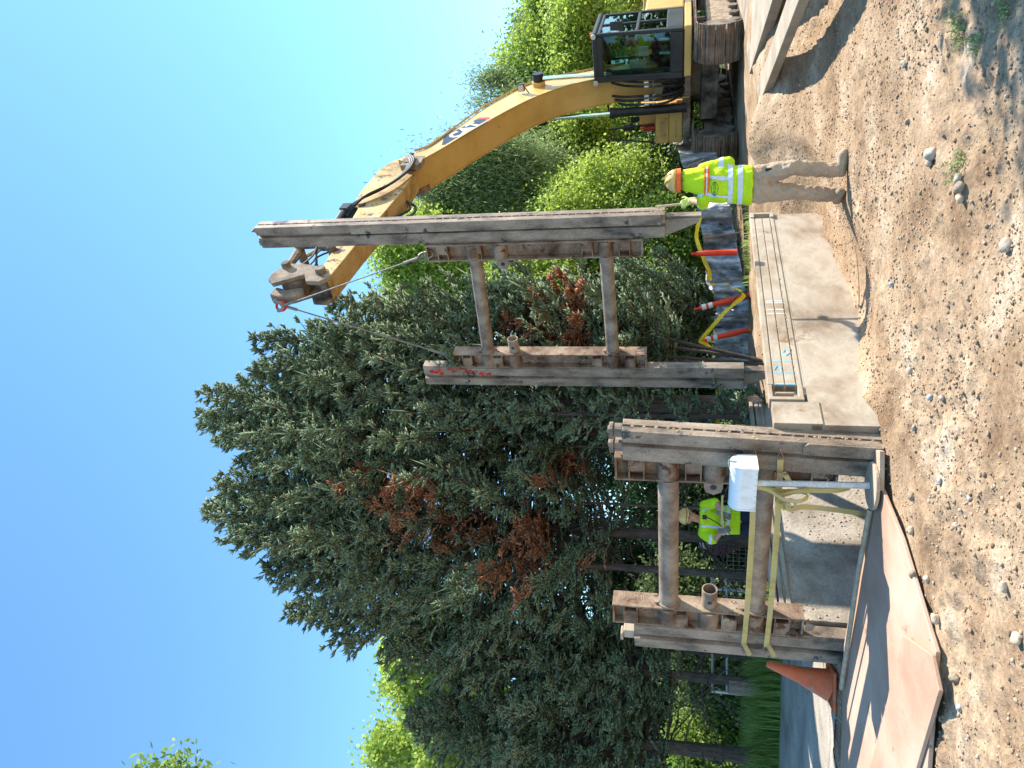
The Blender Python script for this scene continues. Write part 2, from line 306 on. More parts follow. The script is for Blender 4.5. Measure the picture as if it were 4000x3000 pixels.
def spl(P, n=40):
    P = np.array(P); t = np.linspace(0, len(P)-1.001, n); i = t.astype(int); f = (t-i)[:, None]; g = lambda k: P[np.clip(i+k, 0, len(P)-1)]
    return .5*((2*g(0))+(-g(-1)+g(1))*f+(2*g(-1)-5*g(0)+4*g(1)-g(2))*f**2+(-g(-1)+3*g(0)-3*g(1)+g(2))*f**3)
# ------------------------------------------------------------------ ground
def graded(a, b, lo, hi, fine_, grow=1.12):
    c = list(np.arange(lo, hi, fine_)); d = fine_; x = hi
    while x < b: c.append(x); d *= grow; x += d
    c.append(b); d = fine_; x = lo-fine_; pre = []
    while x > a: pre.append(x); d *= grow; x -= d
    pre.append(a); return np.array(pre[::-1]+c)
gx = graded(-900, 900, -4.2, 4.6, .024); gy = graded(-900, 1500, 3.4, 10.8, .026)
GX, GY = np.meshgrid(gx, gy); GZ = hgt(GX, GY); far = ss(40, 90, np.hypot(GX, GY)); GZ = GZ*(1-far)
def grid_obj(name, X, Y, Z, m, kind='structure'):
    n, k = X.shape; V = np.stack([X, Y, Z], -1).reshape(-1, 3)
    i = np.arange(n-1)[:, None]*k+np.arange(k-1)[None, :]; i = i.ravel(); F = np.stack([i, i+1, i+k+1, i+k], 1)
    o = link_mesh(name, V, F, m, smooth=True); o['kind'] = kind; return o
ground = grid_obj('ground', GX, GY, GZ, M['dirt'])

def poly_sheet(name, pts, m, dz, step=.06, kind='structure'):
    """sheet laid over the ground inside a polygon"""
    pts = np.array(pts); x0, y0 = pts.min(0); x1, y1 = pts.max(0)
    X, Y = np.meshgrid(np.arange(x0, x1+step, step), np.arange(y0, y1+step, step)); n, k = X.shape
    cx, cy = X[:-1, :-1]+step/2, Y[:-1, :-1]+step/2; ins = np.zeros(cx.shape, bool)
    wob = fbm(cx*2.2, cy*2.2, 4, 77)*.5
    for a, b in zip(pts, np.roll(pts, -1, 0)):
        c = ((a[1] > cy+wob) != (b[1] > cy+wob)) & (cx+wob < (b[0]-a[0])*(cy+wob-a[1])/(b[1]-a[1]+1e-9)+a[0]); ins ^= c
    idx = (np.arange(n-1)[:, None]*k+np.arange(k-1)[None, :])[ins]
    F = np.stack([idx, idx+1, idx+k+1, idx+k], 1); V = np.stack([X, Y, hgt(X, Y)+dz], -1).reshape(-1, 3)
    u, inv = np.unique(F, return_inverse=True)
    o = link_mesh(name, V[u], inv.reshape(F.shape), m, smooth=True); o['kind'] = kind; return o
poly_sheet('road', [(-3.3, 8.2), (-14, 7.2), (-14, 12.2), (-6.4, 12.4), (-4.3, 12.2), (-2.9, 9.4)], M['road'], .012)
poly_sheet('lawn', [(-25, 12.3), (-3.2, 12.6), (-1.5, 14.8), (.6, 17.5), (14, 26), (14, 40), (-25, 40)], M['lawn'], .03, .3)

# ------------------------------------------------------------------ stones
def ico(sub=0):
    bm = bmesh.new(); bmesh.ops.create_icosphere(bm, subdivisions=sub+1, radius=1); V = np.array([v.co[:] for v in bm.verts]); F = np.array([[v.index for v in f.verts] for f in bm.faces]); bm.free(); return V, F
IV, IF = ico(0); IV2, IF2 = ico(2)
def scatter(name, n, area, smin, smax, m, pw=3.2, sunk=.25):
    """many small deformed stones in one mesh"""
    x0, x1, y0, y1 = area; k = 0; xs = []; ys = []
    while k < n:
        x = rng.uniform(x0, x1, n); y = y0+(y1-y0)*rng.random(n)**1.5
        cl = fbm(x*1.6, y*1.6, 4, 55)+.5; ok = (rng.random(n) < ss(.28, .7, cl)*.9+.12) & (np.abs(x) < .62*y+.6) & (hgt(x, y) > -.6)
        # not under the big panel nor on the plate
        xs.append(x[ok]); ys.append(y[ok]); k += ok.sum()
    x = np.concatenate(xs)[:n]; y = np.concatenate(ys)[:n]; s = smin*(smax/smin)**(rng.random(n)**pw)
    V = IV[None]*(s[:, None, None]*rng.uniform(.6, 1.25, (n, 1, 3))*np.array([1, 1, .72]))*rng.uniform(.85, 1.15, (n, len(IV), 1))
    a = rng.uniform(0, 6.28, n); c, sn = np.cos(a)[:, None], np.sin(a)[:, None]; X = V[..., 0]*c-V[..., 1]*sn; Y = V[..., 0]*sn+V[..., 1]*c
    z = hgt(x, y)+s*(.5-.72*sunk*2.4*rng.random(n)); keep = ~on_plate(x, y)|(rng.random(n) < plate_dirt(x, y))
    z = z+np.where(on_plate(x, y), PLATE_T, 0)
    V = np.stack([X+x[:, None], Y+y[:, None], V[..., 2]+z[:, None]], -1)[keep]; n = len(V)
    F = (IF[None]+(np.arange(n)*len(IV))[:, None, None]).reshape(-1, 3)
    o = link_mesh(name, V.reshape(-1, 3), F, m, smooth=True); o['kind'] = 'stuff'; return o
PLATE = np.array([(-.80, 6.50), (-1.10, 5.92), (-1.66, 5.16), (-6.2, 5.9), (-7.2, 8.1), (-2.5, 7.78), (-1.38, 7.12), (-.98, 6.80)]); PLATE_T = .03
def in_poly(x, y, P):
    ins = np.zeros(np.shape(x), bool)
    for a, b in zip(P, np.roll(P, -1, 0)): ins ^= ((a[1] > y) != (b[1] > y)) & (x < (b[0]-a[0])*(y-a[1])/(b[1]-a[1]+1e-9)+a[0])
    return ins
def on_plate(x, y): return in_poly(x, y, PLATE)
def edge_d(x, y, i0, i1):
    a, b = PLATE[i0], PLATE[i1]; d = (b-a)/np.linalg.norm(b-a); return np.abs((x-a[0])*d[1]-(y-a[1])*d[0])
def plate_dirt(x, y):
    d = np.minimum(edge_d(x, y, 1, 2), edge_d(x, y, 2, 3)); return .7*np.exp(-(d/.09)**2)+.02
scatter('gravel', 14000, (-4.4, 5.2, 3.6, 12.5), .003, .0145, M['stone'], 2.6)
scatter('earth_clods', 22000, (-4.4, 5.2, 3.6, 11.5), .0035, .0165, M['clod'], 2.4)
def rock(pix, s, m, lab, sq=(1, .8, .7), z=.35, seed=0):
    q = at_g(*pix, .0); r = np.random.default_rng(seed+int(pix[0])); V = IV2.copy()
    d = fbm(V[:, 0]*1.1+V[:, 2]*.8+pix[0], V[:, 1]*1.1-V[:, 2]*.5+pix[1], 3, 2); s = s*.82; V *= (1+d*.9)[:, None]; V *= np.array(sq)*s
    a = r.uniform(0, 6.28); V = np.stack([V[:, 0]*math.cos(a)-V[:, 1]*math.sin(a), V[:, 0]*math.sin(a)+V[:, 1]*math.cos(a), V[:, 2]], 1)
    b = np.array([q[0], q[1], gz(q[0], q[1])+(PLATE_T if on_plate(q[0], q[1]) else 0)]); o = link_mesh('stone', V+b+np.array([0, 0, s*sq[2]*z*1.6]), IF2, m, loc=b, smooth=True)
    return tag(o, lab, 'stone', 'larger stones lying on the dirt')
P_, G_, B_, T_ = M['palestone'], M['greystone'], M['brownstone'], M['stone']
rock((3945, 960), .050, P_, 'pale egg-shaped stone lying alone nearest the camera on smooth dirt')
rock((3650, 598), .066, P_, 'larger pale half of the split-looking boulder pair beside the green sprigs')
rock((3640, 632), .045, P_, 'smaller pale stone pressed against the boulder beside the green sprigs')
rock((3538, 250), .036, P_, 'rounded cream stone alone in the sunlit dirt near the tree shade', (1, .9, .8))
rock((3752, 700), .045, P_, 'pale wedge stone just beyond the tuft of green sprigs')
rock((3758, 732), .045, B_, 'brown flat stone between two pale stones in the short row')
rock((3762, 775), .045, T_, 'tan rounded stone at the end of the short row of three')
rock((3550, 475), .040, B_, 'long brown cobble half sunk in pebbly soil', (1, .6, .6))
rock((3488, 1112), .033, G_, 'dark and white speckled stone in tyre-marked earth beyond the panel')
rock((3405, 1208), .030, P_, 'small bright white chip close to the trench panel gap', (1, .5, .4))
rock((3560, 1448), .036, P_, 'squarish cream stone in churned soil right of the white dust')
rock((3640, 1552), .034, G_, 'two-tone grey stone at the edge of the white dusty patch')
rock((3684, 1554), .030, P_, 'pale stone touching the two-tone grey one in the dusty patch')
rock((3572, 1672), .040, P_, 'flat pale curved stone chip near the foot of the rail post', (1, .5, .35))
rock((3570, 1938), .046, B_, 'fist-sized brown cobble casting a shadow near the pole base')
rock((3674, 1880), .036, G_, 'grey-green flat stone in front of the mailbox pole', (1, .7, .5))
rock((3790, 1945), .030, G_, 'bluish grey stone halfway between pole base and camera', (1, .6, .5))
rock((3566, 2072), .040, T_, 'tan stone beside the near corner of the pink steel plate')
rock((3740, 2052), .036, P_, 'white flattish cobble on open dirt below the steel plate', (1, .7, .6))
rock((3590, 2245), .040, B_, 'brown stone wedged against the pink plate edge')
rock((3626, 2262), .034, T_, 'pale tan stone just below the brown one at the plate edge')
rock((3665, 2418), .050, T_, 'large tan cobble leaning at the corner of the pink plate')
rock((3930, 2295), .034, P_, 'pale stone among a few small ones in the sparse dirt below the plate')
rock((3985, 2492), .046, T_, 'big tan cobble cut by the edge of the picture nearest the camera')
rock((3738, 2650), .045, B_, 'dark brown rounded stone beside the thick lower plate edge')
rock((3752, 2765), .038, G_, 'greenish grey cobble just below the thick plate edge', (1, .7, .5))
rock((3165, 2710), .050, B_, 'brown oval stone on the shaded road beside the orange cone', (1, .7, .6))
rock((3417, 2058), .018, P_, 'tiny white pebble sitting on the steel plate beside the wooden base')

# ------------------------------------------------------------------ steel plates
def slab_poly(mb, P, z0, z1): mb.prism([tuple(p) for p in P], z0, z1); return mb
zb = .012
pl = MB(); slab_poly(pl, PLATE, zb, zb+PLATE_T)
o = pl.build('steel_plate', M['plate'], loc=(-1.6, 6.3, zb), bevel=.006); tag(o, 'wide pinkish rusty road plate lying flat over the near end of the trench', 'steel plate', 'flat steel plates on the ground')
q = [at_z(*p, .04)[:2] for p in ((3660, 2560), (3690, 2700), (3600, 3000))]
pl = MB(); P2 = [q[0], q[1], q[2]+(q[2]-q[1])*1.2, q[2]+(q[2]-q[1])*1.2+np.array([.2, .7]), np.array([-1.75, 5.75])]
slab_poly(pl, P2, zb+PLATE_T+.003, zb+PLATE_T+.030); o = pl.build('steel_plate', M['plate'], loc=(*q[1], zb), bevel=.005); tag(o, 'second steel plate overlapping the pink one with a thick dark edge, at the near left', 'steel plate', 'flat steel plates on the ground')
# raised far lip of the plate: a long steel skid bar along its far edge
mb = MB(); e0 = at_z(3385, 1990, .10); e1 = at_z(3300, 2480, .10)
mb.tube([(e0[0], e0[1], .075), ((e0[0]+e1[0])/2, (e0[1]+e1[1])/2, .078), (e1[0]-.6, e1[1]+.25, .075)], .022, 8)
o = mb.build('steel_bar', M['plywood'], loc=tuple(e0[:2])+(.05,)); tag(o, 'long thin bar lying along the far edge of the pink steel plate', 'bar')

# two long slabs of steel plate at the right
def slab_from_px(name, near_tip, near_far, far_tip, far_far, zt, th, lab):
    A = at_z(*near_tip, zt); B = at_z(*near_far, zt); C = at_z(*far_tip, zt); D = at_z(*far_far, zt)
    ext = lambda p, q, k: p+(q-p)*k
    B2 = ext(A, B, 1.5); D2 = ext(C, D, 1.5)
    V = [A, B2, D2, C]; V = [np.array([v[0], v[1], zt]) for v in V]; Vb = [v-np.array([0, 0, th]) for v in V]
    mb = MB(); mb.add(Vb+V, [(3, 2, 1, 0), (4, 5, 6, 7), (0, 1, 5, 4), (1, 2, 6, 5), (2, 3, 7, 6), (3, 0, 4, 7)])
    o = mb.build(name, M['slab'], loc=V[0]-np.array([0, 0, th]), bevel=.01); tag(o, lab, 'steel slab', 'pale steel slabs lying at the right'); return o
slab_from_px('steel_slab', (2968, 401), (3120, 0), (2955, 345), (3071, 0), .50, .11, 'long pale panel laid flat, front one of two pointing at the pit, dust covered')
slab_from_px('steel_slab', (2927, 290), (3017, 0), (2905, 90), (2878, 0), .53, .14, 'wide pale panel laid flat just behind the narrow one and beside the track')

# ------------------------------------------------------------------ trench shoring
# the big outer panel
A0 = np.array([-.30, 6.78, 0]); B0 = np.array([2.36, 10.62, 0]); PT = (B0-A0)/np.linalg.norm(B0-A0); PNo = np.array([PT[1], -PT[0], 0]); PLn = np.linalg.norm(B0-A0)
Tp = frame(A0, PT+np.array([0, 0, -.028]), PNo)      # s along, n outwards (towards the sun), z
panel = thing('shield_wall', 'long upright sunlit steel panel with grooves along its top, between near post and worker', 'trench panel', A0+np.array([0, 0, -.4]))
zt = .86
mb = MB(Tp); mb.box((-.03, -.09, -.9), (PLn, 0, zt-.33)); mb.box((0.42, -.085, zt-.33), (PLn, .0, zt-.30)); mb.build('plate', M['panel'], panel, bevel=.004)
mb = MB(Tp)      # top band: rails with two narrow grooves, standing proud
x0, x1 = .55, PLn-.16
for z0, z1, d in ((zt-.05, zt, .020), (zt-.148, zt-.062, .016), (zt-.245, zt-.158, .016), (zt-.30, zt-.256, .010)): mb.box((x0, -.08, z0), (x1, d, z1))
mb.box((x0, -.08, zt-.30), (x1, .003, zt-.001)); mb.build('top_band', M['panel'], panel, bevel=.004)
mb = MB(Tp); mb.box((PLn-.155, -.08, zt-.30), (PLn, .035, zt-.255)); mb.box((PLn-.155, -.08, zt-.05), (PLn, .035, zt)); mb.box((PLn-.05, -.08, zt-.2545), (PLn, .034, zt-.0505)); mb.box((PLn-.16, -.08, zt-.2545), (PLn-.052, -.05, zt-.0505)); mb.build('end_pocket', M['panel'], panel, bevel=.004)
mb = MB(Tp); mb.box((.30, -.08, zt-.30), (.345, .03, zt)); mb.box((.345, -.08, zt-.30), (.545, .02, zt-.26)); mb.box((.345, -.08, zt-.035), (.545, .02, zt)); mb.box((.345, -.08, zt-.259), (.545, -.05, zt-.036)); mb.box((.40, -.04, zt-.22), (.42, .025, zt-.06)); mb.build('end_pocket', M['panel'], panel, bevel=.004)
mb = MB(Tp); mb.box((-.03, -.085, zt-.42), (.30, .012, zt-.02)); mb.build('end_plate', M['panel'], panel, bevel=.004)
for s_, zz in ((1.05, .0), (2.0, .0), (2.9, 0)):
    mb = MB(Tp); mb.tube([(s_-.05, .002, .02), (s_-.02, .006, .25), (s_+.02, .004, .5)], .008, 6)
mb = MB(Tp)
for s_ in (.75, .95): mb.box((s_, .0165, zt-.145), (s_+.012, .0180, zt-.07)); mb.box((s_, .0165, zt-.243), (s_+.012, .0180, zt-.165))
mb.box((.552, .0165, zt-.145), (.566, .0180, zt-.07)); mb.box((.552, .0165, zt-.243), (.566, .0180, zt-.165))
mb.tube([(.80, .017, zt-.075), (.86, .017, zt-.10), (.84, .017, zt-.13), (.78, .017, zt-.14)], .006, 5); mb.tube([(1.1, .017, zt-.17), (1.16, .017, zt-.2), (1.1, .017, zt-.235), (1.05, .017, zt-.2), (1.1, .017, zt-.17)], .006, 5)
mb.build('blue_spray_mark', M['bluespray'], panel)
mb = MB(Tp)
for s_ in (1.88, 1.97, 2.12, 2.16): mb.box((s_, .0165, zt-.143), (s_+.016, .0180, zt-.072)); mb.box((s_, .0165, zt-.243), (s_+.016, .0180, zt-.164))
mb.build('white_spray_mark', M['whitespray'], panel)
mb = MB(Tp)      # dirt lodged in the grooves
for k in range(170):
    s_ = rng.uniform(x0, x1-.2); g = rng.choice([zt-.155, zt-.252]); r_ = rng.uniform(.004, .011); c = np.array([s_, rng.uniform(.005, .012), g+rng.uniform(-.004, .004)]); mb.add(c+IV*r_*np.array([1.6, .6, .7]), [tuple(f) for f in IF])
o = mb.build('lodged_dirt', M['clod'], panel); o['kind'] = 'stuff'
# left-hand panels of the trench
LA = np.array([-2.42, 8.02, 0]); Tl = frame(LA, PT, PNo)
pn = thing('shield_wall', 'grey mud-caked inner panel seen through the near frame below its pipes', 'trench panel', LA+np.array([0, 0, -1]))
mb = MB(Tl); mb.box((.1, -.16, -1.9), (3.9, -.04, .58)); mb.build('plate', M['cement'], pn, bevel=.004)
mb = MB(Tl)
for z0 in (.66, .59, .52): mb.box((.1, -.155 if z0 > .6 else -.039, z0-.055), (3.9, -.012, z0-.008))
mb.build('top_band', M['panel'], pn, bevel=.004)
mb = MB(Tl)
for k in range(900):
    s_ = rng.uniform(.1, 3.2); z_ = rng.uniform(-1.0, .45); 
    if fbm(np.array(s_*2.), np.array(z_*2.), 4, 8) < .02: continue
    r_ = rng.uniform(.004, .014); mb.add(np.array([s_, -.036, z_])+IV*r_*np.array([1, .6, 1]), [tuple(f) for f in IF])
o = mb.build('caked_soil', M['cement'], pn); o['kind'] = 'stuff'
def rail_post(name, lab, base, top, N, T, stubs=0, tip=False, lower_plate=False, side=1, scale=1.):
    """base/top: outer sunlit-shaded corner (t=-w, n=0). profile in (t, n)"""
    base = np.array(base, float); top = np.array(top, float); ax = top-base; L = np.linalg.norm(ax); ax /= L
    T = np.array(T, float); N = np.array(N, float); w = .105*scale
    Fr = frame(base+T*w, T, N, ax)
    root = thing(name, lab, 'rail post', base if not tip else base, 'steel slide rail posts of the trench shoring')
    k = scale*.92
    out = []
    prof = [(-w, 0), (-.022*k, 0), (-.022*k, .03*k), (.008*k, .03*k), (.008*k, 0), (w, 0), (w, .13*k), (.05*k, .145*k), (.05*k, .175*k), (w*.85, .19*k), (w*.85, .33*k), (w*.7, .345*k), (w*.7, .365*k),
            (-w*.7, .365*k), (-w*.7, .345*k), (-w*.85, .33*k), (-w*.85, .19*k), (-.05*k, .175*k), (-.05*k, .145*k), (-w, .13*k)]
    if side < 0: prof = [(p, .365*k-q) for p, q in prof][::-1]
    mb = MB(Fr); mb.prism(prof, 0, L); mb.build('rail_body', M['rail'], root, bevel=.005)
    if side > 0:
        mb = MB(Fr)
        cm = []      # knuckled strip inside the slot, one comb
        for i in range(int(L/.105)): z = .05+i*.105; cm += [(.014, z), (-.002, z+.006), (-.002, z+.028), (.014, z+.034)]
        mb.prism(cm+[(.026, cm[-1][1]), (.026, cm[0][1])], -.0215*k, .0075*k, 0)
        mb.build('slot_teeth', M['rust'], root, bevel=.003)
    if stubs:
        for n0 in (.02, .17):
            mb = MB(Fr); mb.box((-.05, n0, L+.001), (.06, n0+.09, L+.08)); mb.box((-.07, n0-.01, L+.081), (.06, n0+.10, L+.12)); mb.box((-.02, n0+.02, L+.121), (.045, n0+.07, L+.135)); mb.build('top_stub', M['rail'], root, bevel=.008)
    if lower_plate:
        mb = MB(Fr); mb.prism([(0, -.02), (.62, -.02), (.66, .0), (.66, .14), (0, .14)], -w-.02, -w-.001, 0) if False else mb.add([(-w-.022, .0, -.05), (-w-.022, .115, -.05), (-w-.022, .115, .60), (-w-.022, .02, .60), (-w-.022, .0, .56), (-w-.001, .0, -.05), (-w-.001, .115, -.05), (-w-.001, .115, .60), (-w-.001, .02, .60), (-w-.001, .0, .56)], [(4, 3, 2, 1, 0), (5, 6, 7, 8, 9), (0, 1, 6, 5), (1, 2, 7, 6), (2, 3, 8, 7), (3, 4, 9, 8), (4, 0, 5, 9)])
        mb.build('wear_plate', M['rail'], root, bevel=.003)
    if tip:
        mb = MB(Fr); a, b = -w*.6, -w*.6+.03
        mb.add([(a, .10*k, .0), (a, .33*k, .0), (a, .30*k, -.10), (a, .16*k, -.40), (a, .10*k, -.42), (b, .10*k, .0), (b, .33*k, .0), (b, .30*k, -.10), (b, .16*k, -.40), (b, .10*k, -.42)], [(4, 3, 2, 1, 0), (5, 6, 7, 8, 9), (0, 1, 6, 5), (1, 2, 7, 6), (2, 3, 8, 7), (3, 4, 9, 8), (4, 0, 5, 9)])
        mb.build('driving_tip', M['rail'], root, bevel=.003)
        mb = MB(Fr); mb.box((b+.001, .07*k, -.44), (w*.7, .10*k, -.001)); mb.build('tip_flange', M['rail'], root, bevel=.003)
    return root, Fr, L
def unit(v): v = np.array(v, float); v[2] = 0; return v/np.linalg.norm(v)
# ---- near frame
PR = at_y(2650, 1885, 6.98); PL = at_y(2650, 2382, 7.80); Nf = unit(PL-PR); Tf = np.array([-Nf[1], Nf[0], 0]); Tf = Tf if Tf[1] > 0 else -Tf; Df = np.linalg.norm((PL-PR)[:2])
c0 = at_z(3452, 1748, 0); c1 = at_y(2428, 1684, c0[1]+.02)
mid, Fm, Lm = rail_post('rail_post', 'near post with wavy slot down its sunlit face and two stubs on top', c0-(c1-c0)*.25, c1, Nf, Tf, stubs=1, lower_plate=False)
mb = MB(Fm); w = .105; zb_ = .25*np.linalg.norm(c1-c0)
mb.add([(-w-.022, .0, zb_), (-w-.022, .115, zb_), (-w-.022, .115, zb_+.62), (-w-.022, .03, zb_+.62), (-w-.022, .0, zb_+.58), (-w-.001, .0, zb_), (-w-.001, .115, zb_), (-w-.001, .115, zb_+.62), (-w-.001, .03, zb_+.62), (-w-.001, .0, zb_+.58)], [(4, 3, 2, 1, 0), (5, 6, 7, 8, 9), (0, 1, 6, 5), (1, 2, 7, 6), (2, 3, 8, 7), (3, 4, 9, 8), (4, 0, 5, 9)])
mb.build('wear_plate', M['rail'], mid, bevel=.003)
# left post: outer far corner seen; corner nearest to us on the pit side
d1 = PL+Nf*.262; d1 = np.array([d1[0], d1[1], at_y(2478, 2480, d1[1]+.1)[2]]); d0 = np.array([d1[0], d1[1], 0.])
lft, Fl, Ll = rail_post('rail_post', 'left post of the near frame with a bright metal stub on top, beside the cone', d0-(d1-d0)*.3, d1, Nf, Tf, side=-1)
mb = MB(Fl); mb.box((-.05, .17, Ll+.001), (.06, .28, Ll+.12)); mb.box((-.07, .20, Ll+.121), (.05, .30, Ll+.15)); mb.build('top_stub', M['panel'], lft, bevel=.01)

def strut_frame(lab, R_, L_, zt_, zb_, pipes, Tv, stub_z, sockets, wales=.26, flange=.21, tiltR=(0, 0, 1), pr=.098, loc=None, stubs_on=(1, 1), zoff=(0, 0)):
    """R_, L_: inner flange faces' near edges of the two vertical beams"""
    N = unit(L_-R_); D = np.linalg.norm((L_-R_)[:2]); root = thing('strut_frame', lab, 'strut frame', loc if loc is not None else (R_+L_)/2*np.array([1, 1, 0])+np.array([0, 0, min(zb_)]), 'trench strut frames')
    for i, (o_, sg) in enumerate(((R_, -1), (L_, 1))):
        Fr = frame((o_[0], o_[1], 0), Tv, N*sg, tiltR); z0, z1 = zb_[i], zt_[i]
        mb = MB(Fr); mb.box((0, 0, z0), (flange, .02, z1)); mb.box((0, wales-.02, z0), (flange, wales, z1)); mb.box((flange*.45, .0205, z0), (flange*.45+.02, wales-.0205, z1))
        v = mb.build('vertical_beam', M['rust'], root, bevel=.004)
        mb = MB(Fr)
        for z in (z0+.002, z1-.022): mb.box((.004, .0205, z), (flange*.45-.001, wales-.0205, z+.02))
        for z in sockets[i]:
            mb.box((.002, .0205, z-.075), (flange*.45-.001, wales-.0205, z-.06)); mb.box((.002, .0205, z+.06), (flange*.45-.001, wales-.0205, z+.075))
            mb.box((.003, .105 if sg < 0 else .08, z-.0595), (.016, wales-.021, z+.0595)); mb.box((.017, .105 if sg < 0 else .08, z-.0595), (flange*.45-.001, .118 if sg < 0 else .093, z+.0595))
        mb.split('stiffener', M['rust'], v, bevel=.003)
        mb = MB(Fr)
        for z in list(pipes[i])+[stub_z[i]]: mb.cyl((flange*.45-.02, .022, z), (flange*.45-.02, wales-.022, z), pr*1.05, n=20)
        mb.split('pipe_sleeve', M['rust'], v, smooth=True)
        if stubs_on[i]:
            z = stub_z[i]; mb = MB(Fr)
            if sg > 0:
                mb.pipe((flange/2, -.22, z), (flange/2, -.0005, z), .078, .012); 
            else:
                mb.prism([(flange/2-.02, -.20), (flange/2+.02, -.20)] and [(-.0005, z-.085), (-.12, z-.085), (-.17, z-.07), (-.20, z), (-.17, z+.07), (-.12, z+.085), (-.0005, z+.085)], flange/2-.012, flange/2+.012, 0)
            s_ = mb.build('pin_socket' if sg > 0 else 'pin_tab', M['pipe'], root, bevel=.002, smooth=(sg > 0))
            mb = MB(Fr)
            if sg > 0: mb.cyl((flange/2-.0795, -.10, z), (flange/2-.07, -.10, z), .022)
            else: mb.cyl((flange/2-.0135, -.11, z), (flange/2-.010, -.11, z), .03)
            mb.build('pin_hole', M['black'], s_)
    FrR = frame((R_[0], R_[1], 0), Tv, N)
    for k in range(len(pipes[0])):
        mb = MB(FrR); a = (flange/2, 0.0, pipes[0][k]); b = (flange/2, D, pipes[1][k]); mb.cyl(a, b, pr, n=28); mb.build('strut_pipe', M['pipe'], root, smooth=True)
        mb = MB(FrR)
        for q_, e in ((a, .004), (b, D-.022)): mb.cyl((q_[0], e, q_[2]), (q_[0], e+.018, q_[2]), pr+.016, n=28)
        for e, zz in ((.012, pipes[0][k]), (D-.03, pipes[1][k])): mb.box((flange/2-.05, e, zz+pr), (flange/2+.01, e+.02, zz+pr+.045))
        mb.split('weld_collar', M['pipe'], root, bevel=.003)
    return root, N, D
hR = lambda X, Y: at_y(X, Y, PR[1])[2]
hL = lambda X, Y: at_y(X, Y, PL[1])[2]
nf, NN, DD = strut_frame('near strut frame with two thick round pipes and mud-stained square sockets, standing over the trench', PR-Tf*.0, PL-Tf*0, (hR(2402, 1870), hL(2392, 2290)), (hR(3270, 1900), hL(3145, 2370)),
    ((hR(2610, 1885), hR(2988, 1885)), (hL(2612, 2330), hL(2952, 2345))), Tf, (hR(2790, 1885), hL(2772, 2330)),
    ((hR(2487, 1840), hR(2708, 1840), hR(2925, 1840), hR(3200, 1840)), (hL(2462, 2385), hL(2658, 2385), hL(2850, 2385), hL(3058, 2385))))
mb = MB(frame((PL[0], PL[1], 0), Tf, NN)); z = hL(3160, 2440)
mb.add([(0, .05, z+.02), (0, .17, z+.02), (0, .15, z-.05), (0, .08, z-.06), (.02, .05, z+.02), (.02, .17, z+.02), (.02, .15, z-.05), (.02, .08, z-.06)], [(3, 2, 1, 0), (4, 5, 6, 7), (0, 1, 5, 4), (1, 2, 6, 5), (2, 3, 7, 6), (3, 0, 4, 7)]); mb.build('lifting_lug', M['rust'], nf, bevel=.003)
# raised letters on the sunlit flange
zc = hL(2470, 2330)
text_mesh('raised_lettering', '-IMOMI-', .085, lambda co: np.array([PL[0], PL[1], 0])+(-NN)*(.001+co[:, 2:3])+np.outer(co[:, 1], Tf)+Tf*.13+np.outer(-co[:, 0], [0, 0, 1])+np.array([0, 0, zc]), M['pipe'], nf, .001)

# ---- hanging frame
yR, yL = 9.7, 10.7
SR = at_y(2100, 1014, yR); SL = at_y(2100, 1386, yL); Ns = unit(SL-SR); Ts = np.array([-Ns[1], Ns[0], 0]); Ts = Ts if Ts[1] > 0 else -Ts
sR = lambda X, Y: at_y(X, Y, yR)[2]
sL = lambda X, Y: at_y(X, Y, yL)[2]
hf, NS, DS = strut_frame('strut frame slung in the air from the excavator, red paint on one upright', SR, SL, (sR(1672, 990), sL(1765, 1400)), (sR(2512, 990), sL(2525, 1410)),
    ((sR(1850, 1010), sR(2365, 1010)), (sL(1902, 1350), sL(2392, 1350))), Ts, (sR(1955, 1010), sL(2005, 1350)),
    ((sR(1735, 990), sR(1865, 990), sR(2295, 990), sR(2440, 990)), (sL(1820, 1390), sL(1940, 1390), sL(2330, 1390), sL(2460, 1390))), wales=.25, flange=.21, pr=.092, loc=(.9, 9.8, 2.0))
c0 = SR-NS*(.252+.336); 
b_ = np.array([c0[0], c0[1], sR(2600, 855)]); t_ = np.array([c0[0]+.02, c0[1], sR(1048, 895)])
rp, Frp, Lrp = rail_post('rail_post', 'tall right-hand post of the slung frame, reaching high into the sky, pointed foot', b_, t_, NS, Ts, tip=True)
mb = MB(Frp)
mb.box((-.06, .03, Lrp+.001), (.05, .10, Lrp+.05)); mb.box((-.08, .05, Lrp+.051), (.03, .08, Lrp+.075)); mb.build('top_stub', M['rail'], rp, bevel=.006)
mb = MB(Frp); mb.box((-.06, .22, Lrp+.001), (.05, .30, Lrp+.04)); mb.build('top_stub', M['rail'], rp, bevel=.006)
mb = MB(Frp); mb.box((-.14, -.012, .05), (-.126, .125, Lrp-1.45)); mb.build('wear_plate', M['rail'], rp, bevel=.003)
c0 = SL+NS*.252; b_ = np.array([c0[0], c0[1], sL(2912, 1480)]); t_ = np.array([c0[0], c0[1], sL(1635, 1490)])
lp, Flp, Llp = rail_post('rail_post', 'hanging left post sprayed red near its top, foot just behind the sunlit panel', b_, t_, NS, Ts, tip=True, side=-1)
mb = MB(Flp)
zp = sL(1760, 1500)-b_[2]
for k in range(14):
    z = zp+.42-k*.075; a = rng.uniform(.04, .12); z += rng.uniform(-.03, .03); p_ = np.cumsum(np.r_[[[0, a, z]], np.c_[np.zeros(4), rng.normal(0, .022, 4), rng.normal(0, .028, 4)]], 0)+[-.0975, 0, 0]; mb.strip(list(spl(p_, 12)), rng.uniform(.012, .045), .003, (0, rng.normal(), rng.normal()+.5))
mb.build('red_spray_mark', M['redspray'], lp)
